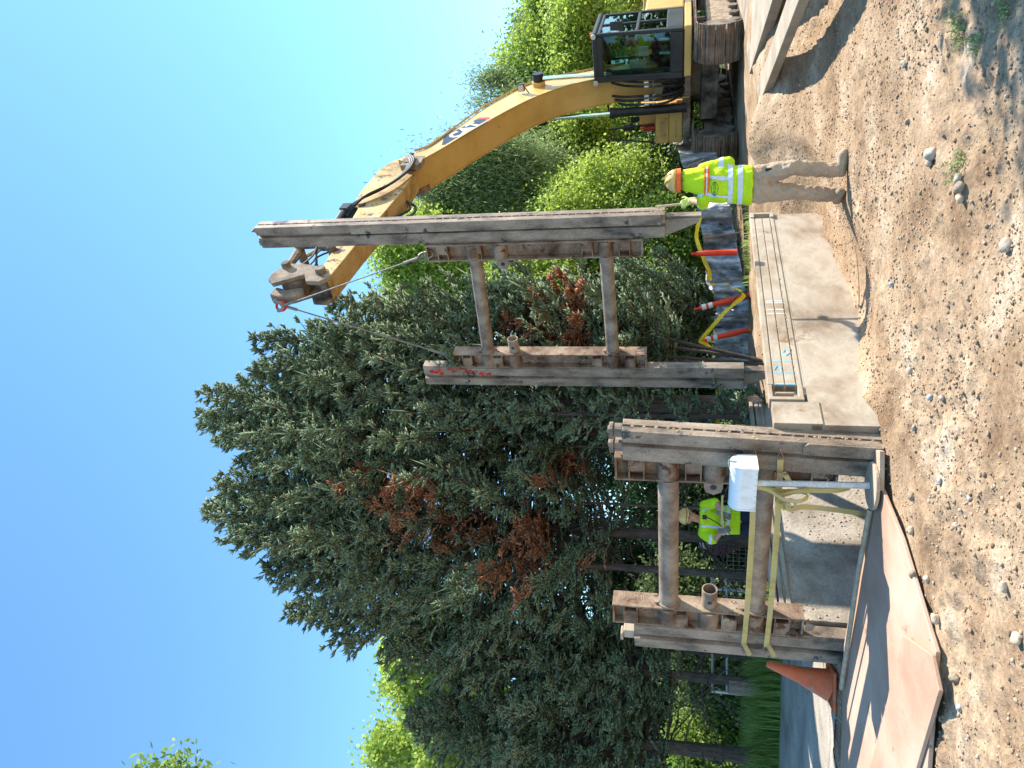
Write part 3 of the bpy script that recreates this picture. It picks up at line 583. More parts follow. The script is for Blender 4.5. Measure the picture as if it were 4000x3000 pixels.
mb = MB(frame((SL[0], SL[1], 0), Ts, NS))
z = sL(2070, 1390); mb.strip([(.124, .05, z+.06), (.124, .08, z), (.124, .11, z-.06)], .03, .003, (0, 1, 0)); mb.strip([(.124, .05, z-.10), (.124, .06, z-.16)], .015, .003, (0, 1, 0)); mb.build('red_spray_mark', M['redspray'], hf)
# mud lumps stuck on rails
for rt, Fr_, zz in ((mid, Fm, 2.4), (rp, Frp, .2)):
    mb = MB(Fr_)
    for k in range(40): r_ = rng.uniform(.004, .012); mb.add(np.array([rng.uniform(-.11, .11), -.001, rng.uniform(0, zz)])+IV*r_*np.array([1.2, .4, 1.4]), [tuple(f) for f in IF])
    o = mb.build('caked_mud', M['mud'], rt); o['kind'] = 'stuff'

# ------------------------------------------------------------------ straps between the near posts
def strap(lab, a, b, w_, sag=.02):
    a = np.array(a); b = np.array(b); d = b-a; root = thing('ratchet_strap', lab, 'strap', a, 'yellow ratchet straps')
    d_ = d/np.linalg.norm(d); pts = [a+d*t-np.array([0, 0, sag*4*t*(1-t)]) for t in np.linspace(.035, .965, 24)]
    mb = MB(); mb.strip(pts, w_, .004, (0, 0, 1)); mb.build('webbing', M['strap'], root)
    for e, sg in ((a, 1), (b, -1)):
        mb = MB(); p = e+d_*sg*.075
        mb.tube([p+np.array([0, 0, w_*.55]), p-np.array([0, 0, w_*.55]), e+d_*sg*.02-np.array([0, 0, .008]), e-d_*sg*.02, e+d_*sg*.02+np.array([0, 0, .008]), p+np.array([0, 0, w_*.55])], .005, 6)
        mb.build('wire_hook', M['buckle'], root, smooth=True)
    return root, pts
fy = c_y = None
Rs = lambda X, Y: at_y(X, Y, 6.63)
s1, p1 = strap('upper yellow strap passing behind the mailbox to the left post', at_y(2947, 1758, 6.62), at_y(2903, 2540, 8.0), .05)
s2, p2 = strap('lower yellow strap below the mailbox, stretched to the left post', at_y(3050, 1762, 6.60), at_y(2990, 2550, 8.0), .05)
for s_, p_, X, Y, yy in ((s1, p1, 2905, 2515, 7.92), (s2, p2, 3000, 2520, 7.92), (s2, p2, 3060, 1845, 6.68)):
    q_ = at_y(X, Y, yy); mb = MB(); mb.strip([q_, q_+np.array([-.03, -.02, -.02]), q_+np.array([-.10, -.04, -.06])], .045, .003, (.3, 0, 1)); mb.build('loose_end', M['strap'], s_)
q_ = at_y(3050, 1860, 6.69); mb = MB(); mb.tube([q_+np.array(v) for v in ((.03, -.02, .045), (-.04, -.02, .04), (-.055, -.02, 0), (-.04, -.02, -.04), (.03, -.02, -.045))], .006, 6); mb.box(q_+np.array([-.01, -.03, -.035]), q_+np.array([.03, -.012, .035])); mb.build('ratchet_buckle', M['buckle'], s2)
# hanging loops and tail
def ppath(pts): return [at_y(X, Y, y) for X, Y, y in pts]
ht = thing('hanging_strap', 'loose end of strap knotted over the lower strap, looping and dangling into the trench', 'strap', at_y(3100, 1990, 6.75), 'yellow ratchet straps')
mb = MB(); mb.strip(list(spl(ppath([(2955, 1905, 6.65), (3000, 1915, 6.62), (3060, 1950, 6.60), (3120, 1958, 6.60), (3150, 1945, 6.60), (3148, 1928, 6.6), (3110, 1922, 6.62), (3050, 1935, 6.64), (3020, 1925, 6.66)]), 50)), .045, .004, (.7, -.6, .35)); mb.build('loop', M['strap'], ht)
mb = MB(); mb.strip(list(spl(ppath([(2980, 1908, 6.72), (3060, 1919, 6.72), (3160, 1916, 6.72), (3260, 1917, 6.72), (3320, 1905, 6.75)]), 30)), .042, .004, (1, -.3, .1)); mb.build('tail', M['strap'], ht)
mb = MB(); mb.strip(list(spl(ppath([(3030, 1935, 6.70), (3060, 1970, 6.68), (3085, 1990, 6.68), (3140, 1980, 6.74), (3250, 1990, 6.85), (3400, 2010, 7.05), (3600, 2025, 7.3)]), 50)), .045, .004, (1, -.3, .1)); mb.build('tail', M['strap'], ht)
mb = MB(); 
for k, (X, Y) in enumerate(((3048, 1955), (3068, 1975), (3088, 1968))): q_ = at_y(X, Y, 6.67); mb.tube([q_+np.array([.035*math.cos(a), .03*math.sin(a*2+k), .035*math.sin(a)]) for a in np.linspace(0, 6.28, 14)], .011, 6)
mb.build('knot', M['strap'], ht)

# ------------------------------------------------------------------ mailbox on a pole
bq = at_z(3432, 1898, .03); top_ = at_y(2955, 1890, bq[1]); bq[2] = .045
mx = thing('mailbox', 'white round-topped mailbox with latch on a galvanised pole with a round wooden base', 'mailbox', bq)
ctr = at_y(2905, 1885, bq[1]); W_, Hh = .205*1.0, .19; dirm = unit(np.array([.86, -.50, 0])); sdm = np.array([dirm[1], -dirm[0], 0])*-1
Tm = frame((ctr[0], ctr[1], top_[2]+.005), dirm, sdm); h_, wd = .125, .10
arc = [(-wd, 0)]+[(-wd*math.cos(a), h_+wd*.95*math.sin(a)) for a in np.linspace(0, math.pi, 16)]+[(wd, 0)]
mb = MB(Tm); mb.prism(arc, -.215, .20, 0); mb.build('box_shell', M['white'], mx, bevel=.003)
mb = MB(Tm); arc2 = [(p*1.04, q*1.03-.004) for p, q in arc]; mb.prism(arc2, .2005, .222, 0); mb.build('door', M['white'], mx, bevel=.003); mb = MB(Tm); mb.prism(arc2, -.23, -.2155, 0); mb.build('back_plate', M['white'], mx, bevel=.003)
mb = MB(Tm); mb.tube([(.225, 0, .20), (.235, -.0, .235), (.21, -.03, .236), (.10, -.075, .205)], .003, 6); mb.box((.2225, -.015, .18), (.232, .015, .225)); mb.build('latch', M['galv'], mx)
mb = MB(Tm)
for k in range(7): mb.cyl((-.19+k*.06, -wd-.002, .012), (-.19+k*.06, -wd+.002, .012), .0035, n=6)
mb.split('rivet', M['black'], mx)
mb = MB(); mb.cyl(bq+np.array([0, 0, .055]), (ctr[0], ctr[1], top_[2]+.004), .028, n=20); mb.build('pole', M['galv'], mx, smooth=True)
mb = MB(); mb.cyl(bq+np.array([0, 0, .02]), bq+np.array([0, 0, .05]), .20, n=40); mb.build('round_base', M['plywood'], mx, bevel=.006)
mb = MB(); mb.box(bq+np.array([-.02, -.16, -.02]), bq+np.array([.30, .10, .019])); mb.build('base_board', M['plywood'], mx, bevel=.004)

# ------------------------------------------------------------------ orange cone
def cone(px, h, r, lab):
    b = at_g(*px); b[2] += .012; root = thing('traffic_cone', lab, 'traffic cone', b)
    mb = MB(); n = 40; mb.tube([b+np.array([.17*z/h, 0, z]) for z in (.035, .08, h*.5, h-.02, h)], [r, r*.92, r*.52, .035, .028], n); mb.build('cone_body', M['orange'], root, smooth=True)
    mb = MB(); mb.box(b+np.array([-r*1.25, -r*1.25, 0]), b+np.array([r*1.25, r*1.25, .034])); mb.build('cone_base', M['orange'], root, bevel=.012); return root
cone((3258, 2680), .66, .165, 'large faded orange cone without bands, beside the left post at the plate')
# ------------------------------------------------------------------ excavator
XF = np.array([6.43, 16.3, 0.]); XH = np.array([-.634, -.773, 0]); XL = np.array([.773, -.634, 0]); XG = .46
Tx = frame(XF, XH, XL)          # (s forward, l to the operator's left, z)
ex = thing('excavator', 'big yellow tracked excavator with black cab lifting the hanging frame', 'excavator', XF+XH*-1.5+np.array([0, 0, XG]))
def track(lc, name='track'):
    root_pts = []; R_ = .44; z0 = XG+.05; s0, s1 = -3.55, .28
    P = []; n = 12
    for a in np.linspace(-90, 90, n): P.append((s1+R_*math.cos(rad(a)), z0+R_+R_*math.sin(rad(a))))
    for a in np.linspace(90, 270, n): P.append((s0+R_*math.cos(rad(a)), z0+R_+R_*math.sin(rad(a))))
    P = np.array(P+[P[0]]); seg = np.linalg.norm(np.diff(P, axis=0), axis=1); cum = np.r_[0, np.cumsum(seg)]; K = int(cum[-1]/.19); tr = None
    fr = MB(Tx); hw = .375
    prof = [(s0-.1, z0+R_-.30), (s1-.1, z0+R_-.30), (s1+.15, z0+R_-.1), (s1-.1, z0+R_+.22), (s0+.1, z0+R_+.22)]
    fr.prism([(p, q) for p, q in prof], lc-.20, lc+.20, 1)
    fm = fr.build('track_frame', M['mud'] if lc > 0 else M['dustmetal'], ex, bevel=.02)
    mb = MB(Tx)
    for k in range(K):
        u = (k+.5)/K*cum[-1]; i = min(np.searchsorted(cum, u)-1, len(seg)-1); t = (u-cum[i])/seg[i]; p = P[i]*(1-t)+P[i+1]*t; d = (P[i+1]-P[i])/seg[i]; nn = np.array([d[1], -d[0]])
        def q(a, b): return tuple(p+d*a+nn*b)
        pr = [q(-.09, 0), q(.088, 0), q(.088, .02), q(.06, .022), q(.05, .052), q(.03, .052), q(.02, .024), q(-.01, .022), q(-.02, .045), q(-.04, .045), q(-.05, .022), q(-.09, .02)]
        mb.prism(pr, lc-hw, lc+hw, 1)
    mb.build('track_chain', M['track'], fm, bevel=.004)
    mb = MB(Tx)
    for s_ in (s0, s1): mb.cyl((s_, lc-.26, z0+R_), (s_, lc+.26, z0+R_), R_-.05, n=28)
    for k in range(6): mb.cyl((s0+.55+k*.58, lc-.26, z0+.12), (s0+.55+k*.58, lc+.26, z0+.12), .11, n=16)
    mb.split('roller', M['dustmetal'], fm, smooth=True)
track(1.00); track(-1.22)
mb = MB(Tx); mb.box((-2.7, -.9, XG+.42), (-.45, .62, XG+.80)); mb.build('carbody', M['dustmetal'], ex, bevel=.03)
mb = MB(Tx); mb.cyl((-1.55, -.1, XG+.80), (-1.55, -.1, XG+1.02), .72, n=32); mb.build('slew_ring', M['dustmetal'], ex, smooth=True)
mb = MB(Tx); mb.box((-4.2, -1.3, XG+1.021), (-.12, 1.12, XG+1.17)); mb.build('deck', M['dustmetal'], ex, bevel=.01)
mb = MB(Tx); mb.prism([(-4.9, -1.25), (-4.2, -1.38), (-4.2, 1.25), (-4.9, 1.1)], XG+1.0, XG+2.2, 2); mb.build('counterweight', M['yellow'], ex, bevel=.06)
mb = MB(Tx); mb.box((-4.19, -1.30, XG+1.175), (-2.0, .02, XG+2.0)); mb.box((-4.19, .021, XG+1.175), (-2.0, 1.15, XG+2.05)); mb.build('engine_housing', M['yellow'], ex, bevel=.04)
# right front tool box
zb0 = XG+1.18
mb = MB(Tx); mb.box((-1.6, -1.32, zb0), (-.25, -.56, zb0+.30)); mb.box((-1.6, -1.32, zb0+.305), (-.25, -.56, zb0+.60)); tb = mb.build('tool_box', M['yellow'], ex, bevel=.025)
mb = MB(Tx); mb.box((-.249, -1.18, zb0+.12), (-.235, -.80, zb0+.16)); mb.box((-.249, -1.22, zb0+.36), (-.238, -.72, zb0+.50)); mb.box((-.249, -1.27, zb0+.54), (-.236, -1.14, zb0+.62)); mb.split('latch', M['dustyyellow'], tb, bevel=.004)
mb = MB(Tx); mb.box((-1.9, -1.02, zb0+.61), (-.45, -.60, zb0+.95)); mb.box((-.449, -.90, zb0+.66), (-.44, -.78, zb0+.9)); mb.build('tool_box', M['yellow'], ex, bevel=.025)
mb = MB(Tx); mb.cyl((-.36, -.98, zb0+.61), (-.36, -.98, zb0+.86), .06, n=14); mb.cyl((-.36, -.98, zb0+.86), (-.36, -.98, zb0+.92), .03, n=10); mb.build('fire_extinguisher', M['red'], ex, smooth=True)
mb = MB(Tx); z = zb0
mb.tube([(-.3, -1.28, z+.62), (-.28, -1.26, z+.9), (-.3, -1.15, z+1.62), (-.3, -.93, z+1.64), (-.32, -.90, z+.95), (-.34, -.9, z+.62)], .024, 8)
mb.tube([(-.5, -.62, z+.95), (-.45, -.66, z+1.1), (-.45, -.68, z+1.65), (-.45, -.44, z+1.66), (-.7, -.38, z+1.66)], .024, 8); mb.tube([(-.45, -.68, z+1.38), (-.45, -.46, z+1.40)], .012, 6)
mb.split('handrail', M['black'], ex, smooth=True)
mb = MB(Tx); mb.box((-.40, -1.02, z+1.05), (-.36, -.88, z+1.32)); mb.box((-.44, -.84, z+.96), (-.40, -.72, z+1.16)); mb.tube([(-.40, -.88, z+1.2), (-.42, -.80, z+1.0)], .02, 8); mb.build('mirror', M['black'], ex, bevel=.01)
# ---- cab
c0, c1, s0, s1 = .25, 1.25, -1.50, .22; z0, z1 = XG+1.19, XG+3.02
cabf = MB(Tx)
def bar(a, b, w_=.05, d_=.04, mbb=None): (mbb or cabf).box((min(a[0], b[0])-w_/2, min(a[1], b[1])-d_/2, min(a[2], b[2])-.0), (max(a[0], b[0])+w_/2, max(a[1], b[1])+d_/2, max(a[2], b[2])+.0))
rk = .10    # the windscreen leans back towards the roof
fr4 = lambda l, z, e=0: (s1-rk*(z-z0)/(z1-z0)+e, l, z)
def plate_f(l0, l1, za, zb_, th=.07):
    cabf.add([fr4(l0, za), fr4(l1, za), fr4(l1, zb_), fr4(l0, zb_), fr4(l0, za, -th), fr4(l1, za, -th), fr4(l1, zb_, -th), fr4(l0, zb_, -th)], [(0, 1, 2, 3), (7, 6, 5, 4), (4, 5, 1, 0), (5, 6, 2, 1), (6, 7, 3, 2), (7, 4, 0, 3)])
wl0, wl1, wz0, wz1 = c0+.13, c1-.075, z0+.26, z1-.17
plate_f(c0, wl0, z0, z1); plate_f(wl1, c1, z0, z1); plate_f(wl0+.001, wl1-.001, z0, wz0); plate_f(wl0+.001, wl1-.001, wz1, z1)
# left side (door): pillars and rails
for a in (s0, (s0+s1)/2-.02, s1-.16): cabf.box((a, c1-.06, z0), (a+.07, c1-.002, z1-.06))
cabf.box((s0+.071, c1-.058, z0), (s1-.17, c1-.003, z0+.34)); cabf.box((s0+.071, c1-.058, z0+.90), (s1-.17, c1-.004, z0+.97)); cabf.box((s0+.071, c1-.058, z1-.14), (s1-.17, c1-.005, z1-.061))
for a in (s0, s1-.22): cabf.box((a, c0+.002, z0), (a+.06, c0+.06, z1-.06))
cabf.box((s0+.061, c0+.003, z0), (s1-.23, c0+.058, z0+.55)); cabf.box((s0, c0+.061, z0), (s0+.05, c1-.061, z0+.7)); cabf.box((s0, c0+.061, z1-.2), (s0+.05, c1-.061, z1-.061))
cabf.box((s0+.051, c0+.061, z0-.001), (s1-.12, c1-.061, z0+.05))
cb = cabf.build('cab', M['cab'], ex, bevel=.02)
mb = MB(Tx); mb.box((s0-.02, c0-.02, z1-.058), (s1-.08, c1+.02, z1+.04)); mb.build('roof', M['cab'], cb, bevel=.03)
g = MB(Tx); g.add([fr4(wl0, wz0, -.03), fr4(wl1, wz0, -.03), fr4(wl1, wz1, -.03), fr4(wl0, wz1, -.03), fr4(wl0, wz0, -.036), fr4(wl1, wz0, -.036), fr4(wl1, wz1, -.036), fr4(wl0, wz1, -.036)], [(0, 1, 2, 3), (7, 6, 5, 4), (4, 5, 1, 0), (5, 6, 2, 1), (6, 7, 3, 2), (7, 4, 0, 3)]); g.build('windscreen', M['glass'], cb)
for a, b in ((s0+.071, (s0+s1)/2-.021), ((s0+s1)/2+.051, s1-.161)):
    for za, zb_ in ((z0+.341, z0+.899), (z0+.971, z1-.141)): g = MB(Tx); g.box((a, c1-.035, za), (b, c1-.029, zb_)); g.build('side_window', M['glass'], cb)
g = MB(Tx); g.box((s0+.061, c0+.03, z0+.551), (s1-.231, c0+.036, z1-.14)); g.build('side_window', M['glass'], cb)
g = MB(Tx); g.box((s0+.02, c0+.061, z0+.701), (s0+.026, c1-.061, z1-.201)); g.build('rear_window', M['glass'], cb)
mb = MB(Tx); mb.box((s1-.02, c1+.06, z1-.62), (s1+.01, c1+.23, z1-.36)); mb.tube([(s1-.08, c1-.01, z1-.70), (s1, c1+.09, z1-.70), (s1, c1+.12, z1-.60)], .010, 6); mb.build('mirror', M['cab'], cb, bevel=.015)
for l_ in (c0+.02, c1-.04): mb = MB(Tx); mb.cyl((s1-.06, l_, z1+.0), (s1+.0, l_, z1+.0), .05, n=16); mb.box((s1-.10, l_-.03, z1-.02), (s1-.061, l_+.03, z1+.05)); mb.build('work_lamp', M['lamp'], cb, bevel=.004)
mb = MB(Tx); mb.cyl((-.35, c1-.14, z1+.041), (-.35, c1-.14, z1+.13), .055, n=16); mb.build('beacon', M['amber'], cb, smooth=True)
mb = MB(Tx); mb.tube([fr4(wl0-.03, wz1-.02, .02), fr4(wl0+.0, wz0+.75, .03)], .008, 6); mb.build('wiper', M['black'], cb)
# fitting inside: seat, console, monitor
mb = MB(Tx); mb.box((-1.25, c0+.30, z0+.40), (-.70, c0+.82, z0+.54)); mb.box((-1.40, c0+.32, z0+.50), (-1.26, c0+.80, z0+1.25)); mb.box((-1.1, c0+.12, z0+.05), (-.6, c0+.28, z0+.66)); mb.box((-1.1, c0+.84, z0+.05), (-.6, c1-.10, z0+.66)); mb.build('seat', M['navy'], cb, bevel=.03)
mb = MB(Tx); mb.box((-.22, c0+.14, z0+.80), (-.16, c0+.33, z0+1.12)); mb.box((-.35, c0+.36, z0+.72), (-.30, c0+.56, z0+.95)); mb.split('monitor', M['lamp'], cb, bevel=.01)
mb = MB(Tx); mb.tube([(-.45, c0+.34, z0+.05), (-.50, c0+.34, z0+.5)], .03, 8); mb.tube([(-.45, c0+.62, z0+.05), (-.50, c0+.62, z0+.5)], .03, 8); mb.split('control_lever', M['galv'], cb)
mb = MB(Tx); mb.box((-1.7, c0+.04, XG+1.02), (.24, c1+.04, XG+1.165)); mb.build('cab_mount', M['yellow'], ex, bevel=.02)
# ---- boom (profile in s, z), box section
top = [(-1.15, 1.75), (-1.02, 2.6), (-.75, 3.55), (-.27, 4.60), (.10, 5.08), (.75, 5.45), (1.45, 5.78), (2.55, 6.13), (3.31, 6.38), (3.55, 6.62), (3.85, 6.88)]
bot = [(-.72, 1.70), (-.42, 2.34), (-.24, 3.12), (.10, 3.95), (.62, 4.58), (1.28, 5.06), (2.38, 5.66), (3.45, 6.16), (4.05, 6.50)]
bot = [(a+.04, b-.02) for a, b in bot]
hw = .29
mb = MB(Tx)
tp = spl([np.array([*p, 0]) for p in top], 30)[:, :2]; bt = spl([np.array([*p, 0]) for p in bot], 30)[:, :2]
P = []
for (a, b), (c, d) in zip(tp, bt): P += [(a, -hw, b), (a, hw, b), (c, hw, d), (c, -hw, d)]
F = [(i*4+k, i*4+(k+1) % 4, i*4+4+(k+1) % 4, i*4+4+k) for i in range(29) for k in range(4)]+[(3, 2, 1, 0), (116, 117, 118, 119)]
mb.add(P, F); boom = mb.build('boom', M['yellow'], ex, bevel=.012)
mb = MB(Tx)      # flange lip along the lower edges
for sg in (-1, 1): mb.strip([(c+.0, sg*(hw+.008), d+.004) for c, d in bt[2:]], .05, .012, (.3, 0, 1))
mb.split('boom_flange', M['yellow'], boom)
mb = MB(Tx)
for k, r_, u_ in ((-.12, .022, .07), (.03, .022, .07), (.20, .024, .06), (hw+.02, .022, .035)): mb.tube([(a-u_*.6, k, b+u_*.8) for a, b in tp[4:27]], r_, 6)
mb.split('boom_pipe', M['yellow'], boom, smooth=True)
mb = MB(Tx); mb.cyl((1.9, .0, 6.35), (3.25, .0, 6.74), .095, n=16); mb.cyl((3.25, 0, 6.74), (4.15, 0, 7.02), .045, n=12); mb.box((1.78, -.08, 6.0), (1.95, .08, 6.42)); mb.build('stick_cylinder', M['black'], boom, smooth=True)
def on_side(s_, z, e): return Tx(np.array([[s_, hw+e, z]]))[0]
# decal on the operator-left face
dd = np.array([.885, .455]); dd = dd/np.linalg.norm(dd)*1.0; dn = np.array([-dd[1], dd[0]])
cc = np.array([2.55, 5.86])
def Td(e): return lambda co: np.array([Tx(np.array([[cc[0]+dd[0]*-c[0]*1.25+dn[0]*c[1], hw+e+c[2], cc[1]+dd[1]*-c[0]*1.25+dn[1]*c[1]]]))[0] for c in np.atleast_2d(co)])
mb = MB(Td(.003)); mb.prism([(-.62, -.06), (-.52, -.19), (.40, -.19), (.50, -.02), (.42, .17), (-.36, .17)], 0, .002, 2); lg = mb.build('boom_decal', M['logoblack'], boom)
mb = MB(Td(.003)); mb.prism([(.41, -.19), (.50, -.19), (.59, -.02), (.52, .17), (.43, .17), (.51, -.02)], 0, .0025, 2); mb.build('decal_stripe', M['logored'], lg)
mb = MB(Td(.0055)); mb.prism([(-.14, -.155), (.20, -.155), (.03, .02)], 0, .001, 2); mb.build('decal_triangle', M['yellow'], lg)
text_mesh('decal_letters', 'CAT', .36, lambda co: Td(.0075)(co*np.array([1, 1, 1])+np.array([0, .0, 0])), M['logowhite'], lg, .001, .012, xs=.92)
# work lamp on the boom
q = Tx(np.array([[.55, hw+.02, 5.02]]))[0]; mb = MB(Tx); mb.box((.50, hw+.05, 4.98), (.58, hw+.20, 5.13)); mb.tube([(.54, hw, 4.90), (.54, hw+.12, 4.97)], .014, 6); mb.build('lamp_housing', M['black'], boom, bevel=.01)
mb = MB(Tx); mb.box((.581, hw+.065, 4.995), (.586, hw+.185, 5.115)); mb.build('lamp_glass', M['lamp'], boom)
# ---- boom cylinders each side
for sg in (1, -1):
    l_ = sg*.44; b = np.array([.12, l_, 4.72])
    a = np.array([-.05, .35, XG+1.2]); m_ = a+(b-a)*.52
    if sg < 0: a = np.array([.0, l_, XG+1.1]); m_ = a+(b-a)*.52
    mb = MB(Tx); mb.cyl(a, m_, .08 if sg > 0 else .095, n=20); mb.cyl(m_-(b-a)*.03, m_+(b-a)*.005, .10 if sg > 0 else .12, n=20); cy = mb.build('boom_cylinder', M['black'], ex, smooth=True)
    mb = MB(Tx); mb.cyl(m_, b, .05, n=16); mb.build('cylinder_rod', M['chrome'], cy, smooth=True)
    mb = MB(Tx); mb.cyl((b[0], sg*(hw+.0), b[2]+.02), (b[0], sg*(hw+.27), b[2]+.02), .115, n=20); mb.build('pin_boss', M['black'] , cy, smooth=True)
    mb = MB(Tx); mb.cyl((b[0], sg*(hw-.01), b[2]+.02), (b[0], sg*(hw+.10), b[2]+.02), .145, n=20); mb.build('pin_collar', M['yellow'], cy, smooth=True)
# hoses at the foot of the boom
mb = MB(Tx)
for sg in (1, -1):
    for k in range(3):
        l_ = sg*(.10+.09*k); mb.tube(spl([np.array(p) for p in ((-.25+.02*k, l_+.05*sg, 3.25-.1*k), (.0, l_+.02*sg, 2.9-.05*k), (.10, l_, 2.45), (.14, l_, 2.15), (.10, l_*.8, 1.85), (-.1, l_*.5, 1.62))], 20), .026, 6)
mb.split('hose', M['hose'], ex, smooth=True)
mb = MB(Tx)
for sg in (1, -1):
    for k in range(3): l_ = sg*(.10+.09*k); mb.cyl((.112, l_, 2.36), (.118, l_, 2.46), .030, n=8); mb.cyl((.118, l_, 2.22), (.125, l_, 2.28), .032, n=8)
mb.split('hose_fitting', M['galv'], ex)
mb = MB(Tx); mb.box((-1.2, -.30, XG+1.18), (-.25, .10, 2.25)); mb.box((-.9, -.27, 1.5), (-.05, -.22, 2.5)); mb.build('boom_bracket', M['dustyyellow'], ex, bevel=.02)
mb = MB(Tx)
for k in range(26): a_ = rng.uniform(0, 6.28); mb.cyl((-.22+rng.uniform(-.02, .1), rng.uniform(-.28, .12), rng.uniform(1.62, 2.1)), (-.05+rng.uniform(-.02, .1), rng.uniform(-.28, .12), rng.uniform(1.62, 2.1)), .02, n=6)
mb.split('valve_hose', M['hose'], ex)
# ---- stick
st_top = [(3.50, 6.80), (3.62, 7.04), (3.95, 7.20), (4.90, 7.25), (5.40, 7.22), (5.60, 7.06), (7.02, 6.96), (7.62, 6.93)]
st_bot = [(3.62, 6.66), (3.95, 6.50), (4.30, 6.44), (4.96, 6.44), (5.74, 6.50), (6.95, 6.62), (7.80, 6.68), (8.02, 6.70)]
mb = MB(Tx); w_ = .19; P = []
for (a, b), (c, d) in zip(st_top, st_bot): P += [(a, -w_, b), (a, w_, b), (c, w_, d), (c, -w_, d)]
n_ = len(st_top); mb.add(P, [(i*4+k, i*4+(k+1) % 4, i*4+4+(k+1) % 4, i*4+4+k) for i in range(n_-1) for k in range(4)]+[(3, 2, 1, 0), (n_*4-4, n_*4-3, n_*4-2, n_*4-1)])
stick = mb.build('stick', M['dustyyellow'], ex, bevel=.012)
mb = MB(Tx); mb.cyl((3.97, -.33, 6.60), (3.97, .33, 6.60), .13, n=20); mb.box((3.8, -.31, 6.35), (4.2, -.21, 6.72)); mb.box((3.8, .21, 6.35), (4.2, .31, 6.72)); mb.build('stick_pin', M['dustmetal'], ex, smooth=True)
mb = MB(Tx)
for k in range(4):
    e = .02*k; mb.tube(spl([np.array(p) for p in ((3.35, .1+e, 6.55), (3.75, .27+e, 6.72-.02*k), (4.05, .30+e, 6.60-.04*k), (4.45, .27+e, 6.58-.04*k), (5.0, .26+e, 6.75-.04*k), (5.45, .24+e, 7.10-.04*k), (5.62, .15, 7.30-.03*k), (5.55, 0, 7.38))], 30), .024, 6)
mb.tube(spl([np.array(p) for p in ((4.9, -.1, 6.45), (5.1, -.1, 6.25), (5.4, -.1, 6.22), (5.7, -.1, 6.5))], 16), .025, 6); mb.tube(spl([np.array(p) for p in ((4.95, -.05, 6.45), (5.15, -.05, 6.32), (5.35, -.05, 6.3), (5.6, -.05, 6.5))], 16), .025, 6)
mb.split('hose', M['hose'], stick, smooth=True)
mb = MB(Tx); mb.cyl((5.35, 0, 7.46), (6.65, 0, 7.38), .085, n=16); mb.box((5.25, -.10, 7.2), (5.45, .10, 7.52)); bc = mb.build('bucket_cylinder', M['black'], stick, smooth=True)
mb = MB(Tx); mb.cyl((6.65, 0, 7.38), (6.95, 0, 7.56), .04, n=12); mb.build('cylinder_rod', M['chrome'], bc, smooth=True)
mb = MB(Tx)
for sg in (-1, 1): mb.tube([(7.10, sg*.22, 6.98), (7.02, sg*.22, 7.25), (6.98, sg*.22, 7.62)], [.075, .05, .075], 8)
mb.cyl((6.98, -.28, 7.60), (6.98, .28, 7.60), .07, n=14); mb.cyl((7.10, -.26, 6.98), (7.10, .26, 6.98), .07, n=14)
for sg in (-1, 1): mb.tube([(6.98, sg*.13, 7.60), (7.35, sg*.13, 7.58), (7.66, sg*.13, 7.52)], [.08, .06, .08], 8)
mb.build('bucket_linkage', M['dustmetal'], stick, smooth=True)
# ---- coupler
mb = MB(Tx)
_b = [(7.50, 7.55), (7.78, 7.78), (8.02, 7.76), (8.18, 7.60), (8.05, 7.35), (7.90, 7.10), (8.12, 6.98), (8.15, 6.72), (7.98, 6.58), (7.72, 6.72), (7.60, 7.0), (7.52, 7.25)]
body = [((a-7.8)*.86+7.80, (b-7.18)*.84+7.18) for a, b in _b]
for l0, l1 in ((-.21, -.14), (.14, .21)): mb.prism(body, l0, l1, 1)
mb.cyl((7.66, -.30, 7.50), (7.66, .30, 7.50), .07, n=14); mb.cyl((7.84, -.30, 6.86), (7.84, .30, 6.86), .08, n=14)
cp = mb.build('coupler', M['dustmetal'], ex, bevel=.015)
mb = MB(Tx)
for k in range(4): mb.tube(spl([np.array(p) for p in ((6.5, .2-.1*k, 7.1), (6.9, .24-.1*k, 7.25+.05*k), (7.3, .2-.08*k, 7.22), (7.6, .15-.1*k, 7.38))], 14), .016, 5)
mb.split('hose', M['hose'], cp, smooth=True)
mb = MB(Tx); mb.box((7.55, -.139, 7.15), (7.98, .139, 7.50)); mb.prism([(8.0, 7.58), (8.2, 7.6), (8.28, 7.42), (8.25, 7.2), (8.14, 7.05), (8.02, 7.12), (8.08, 7.35)], -.08, .08, 1); mb.build('coupler_body', M['dustmetal'], cp, bevel=.03)
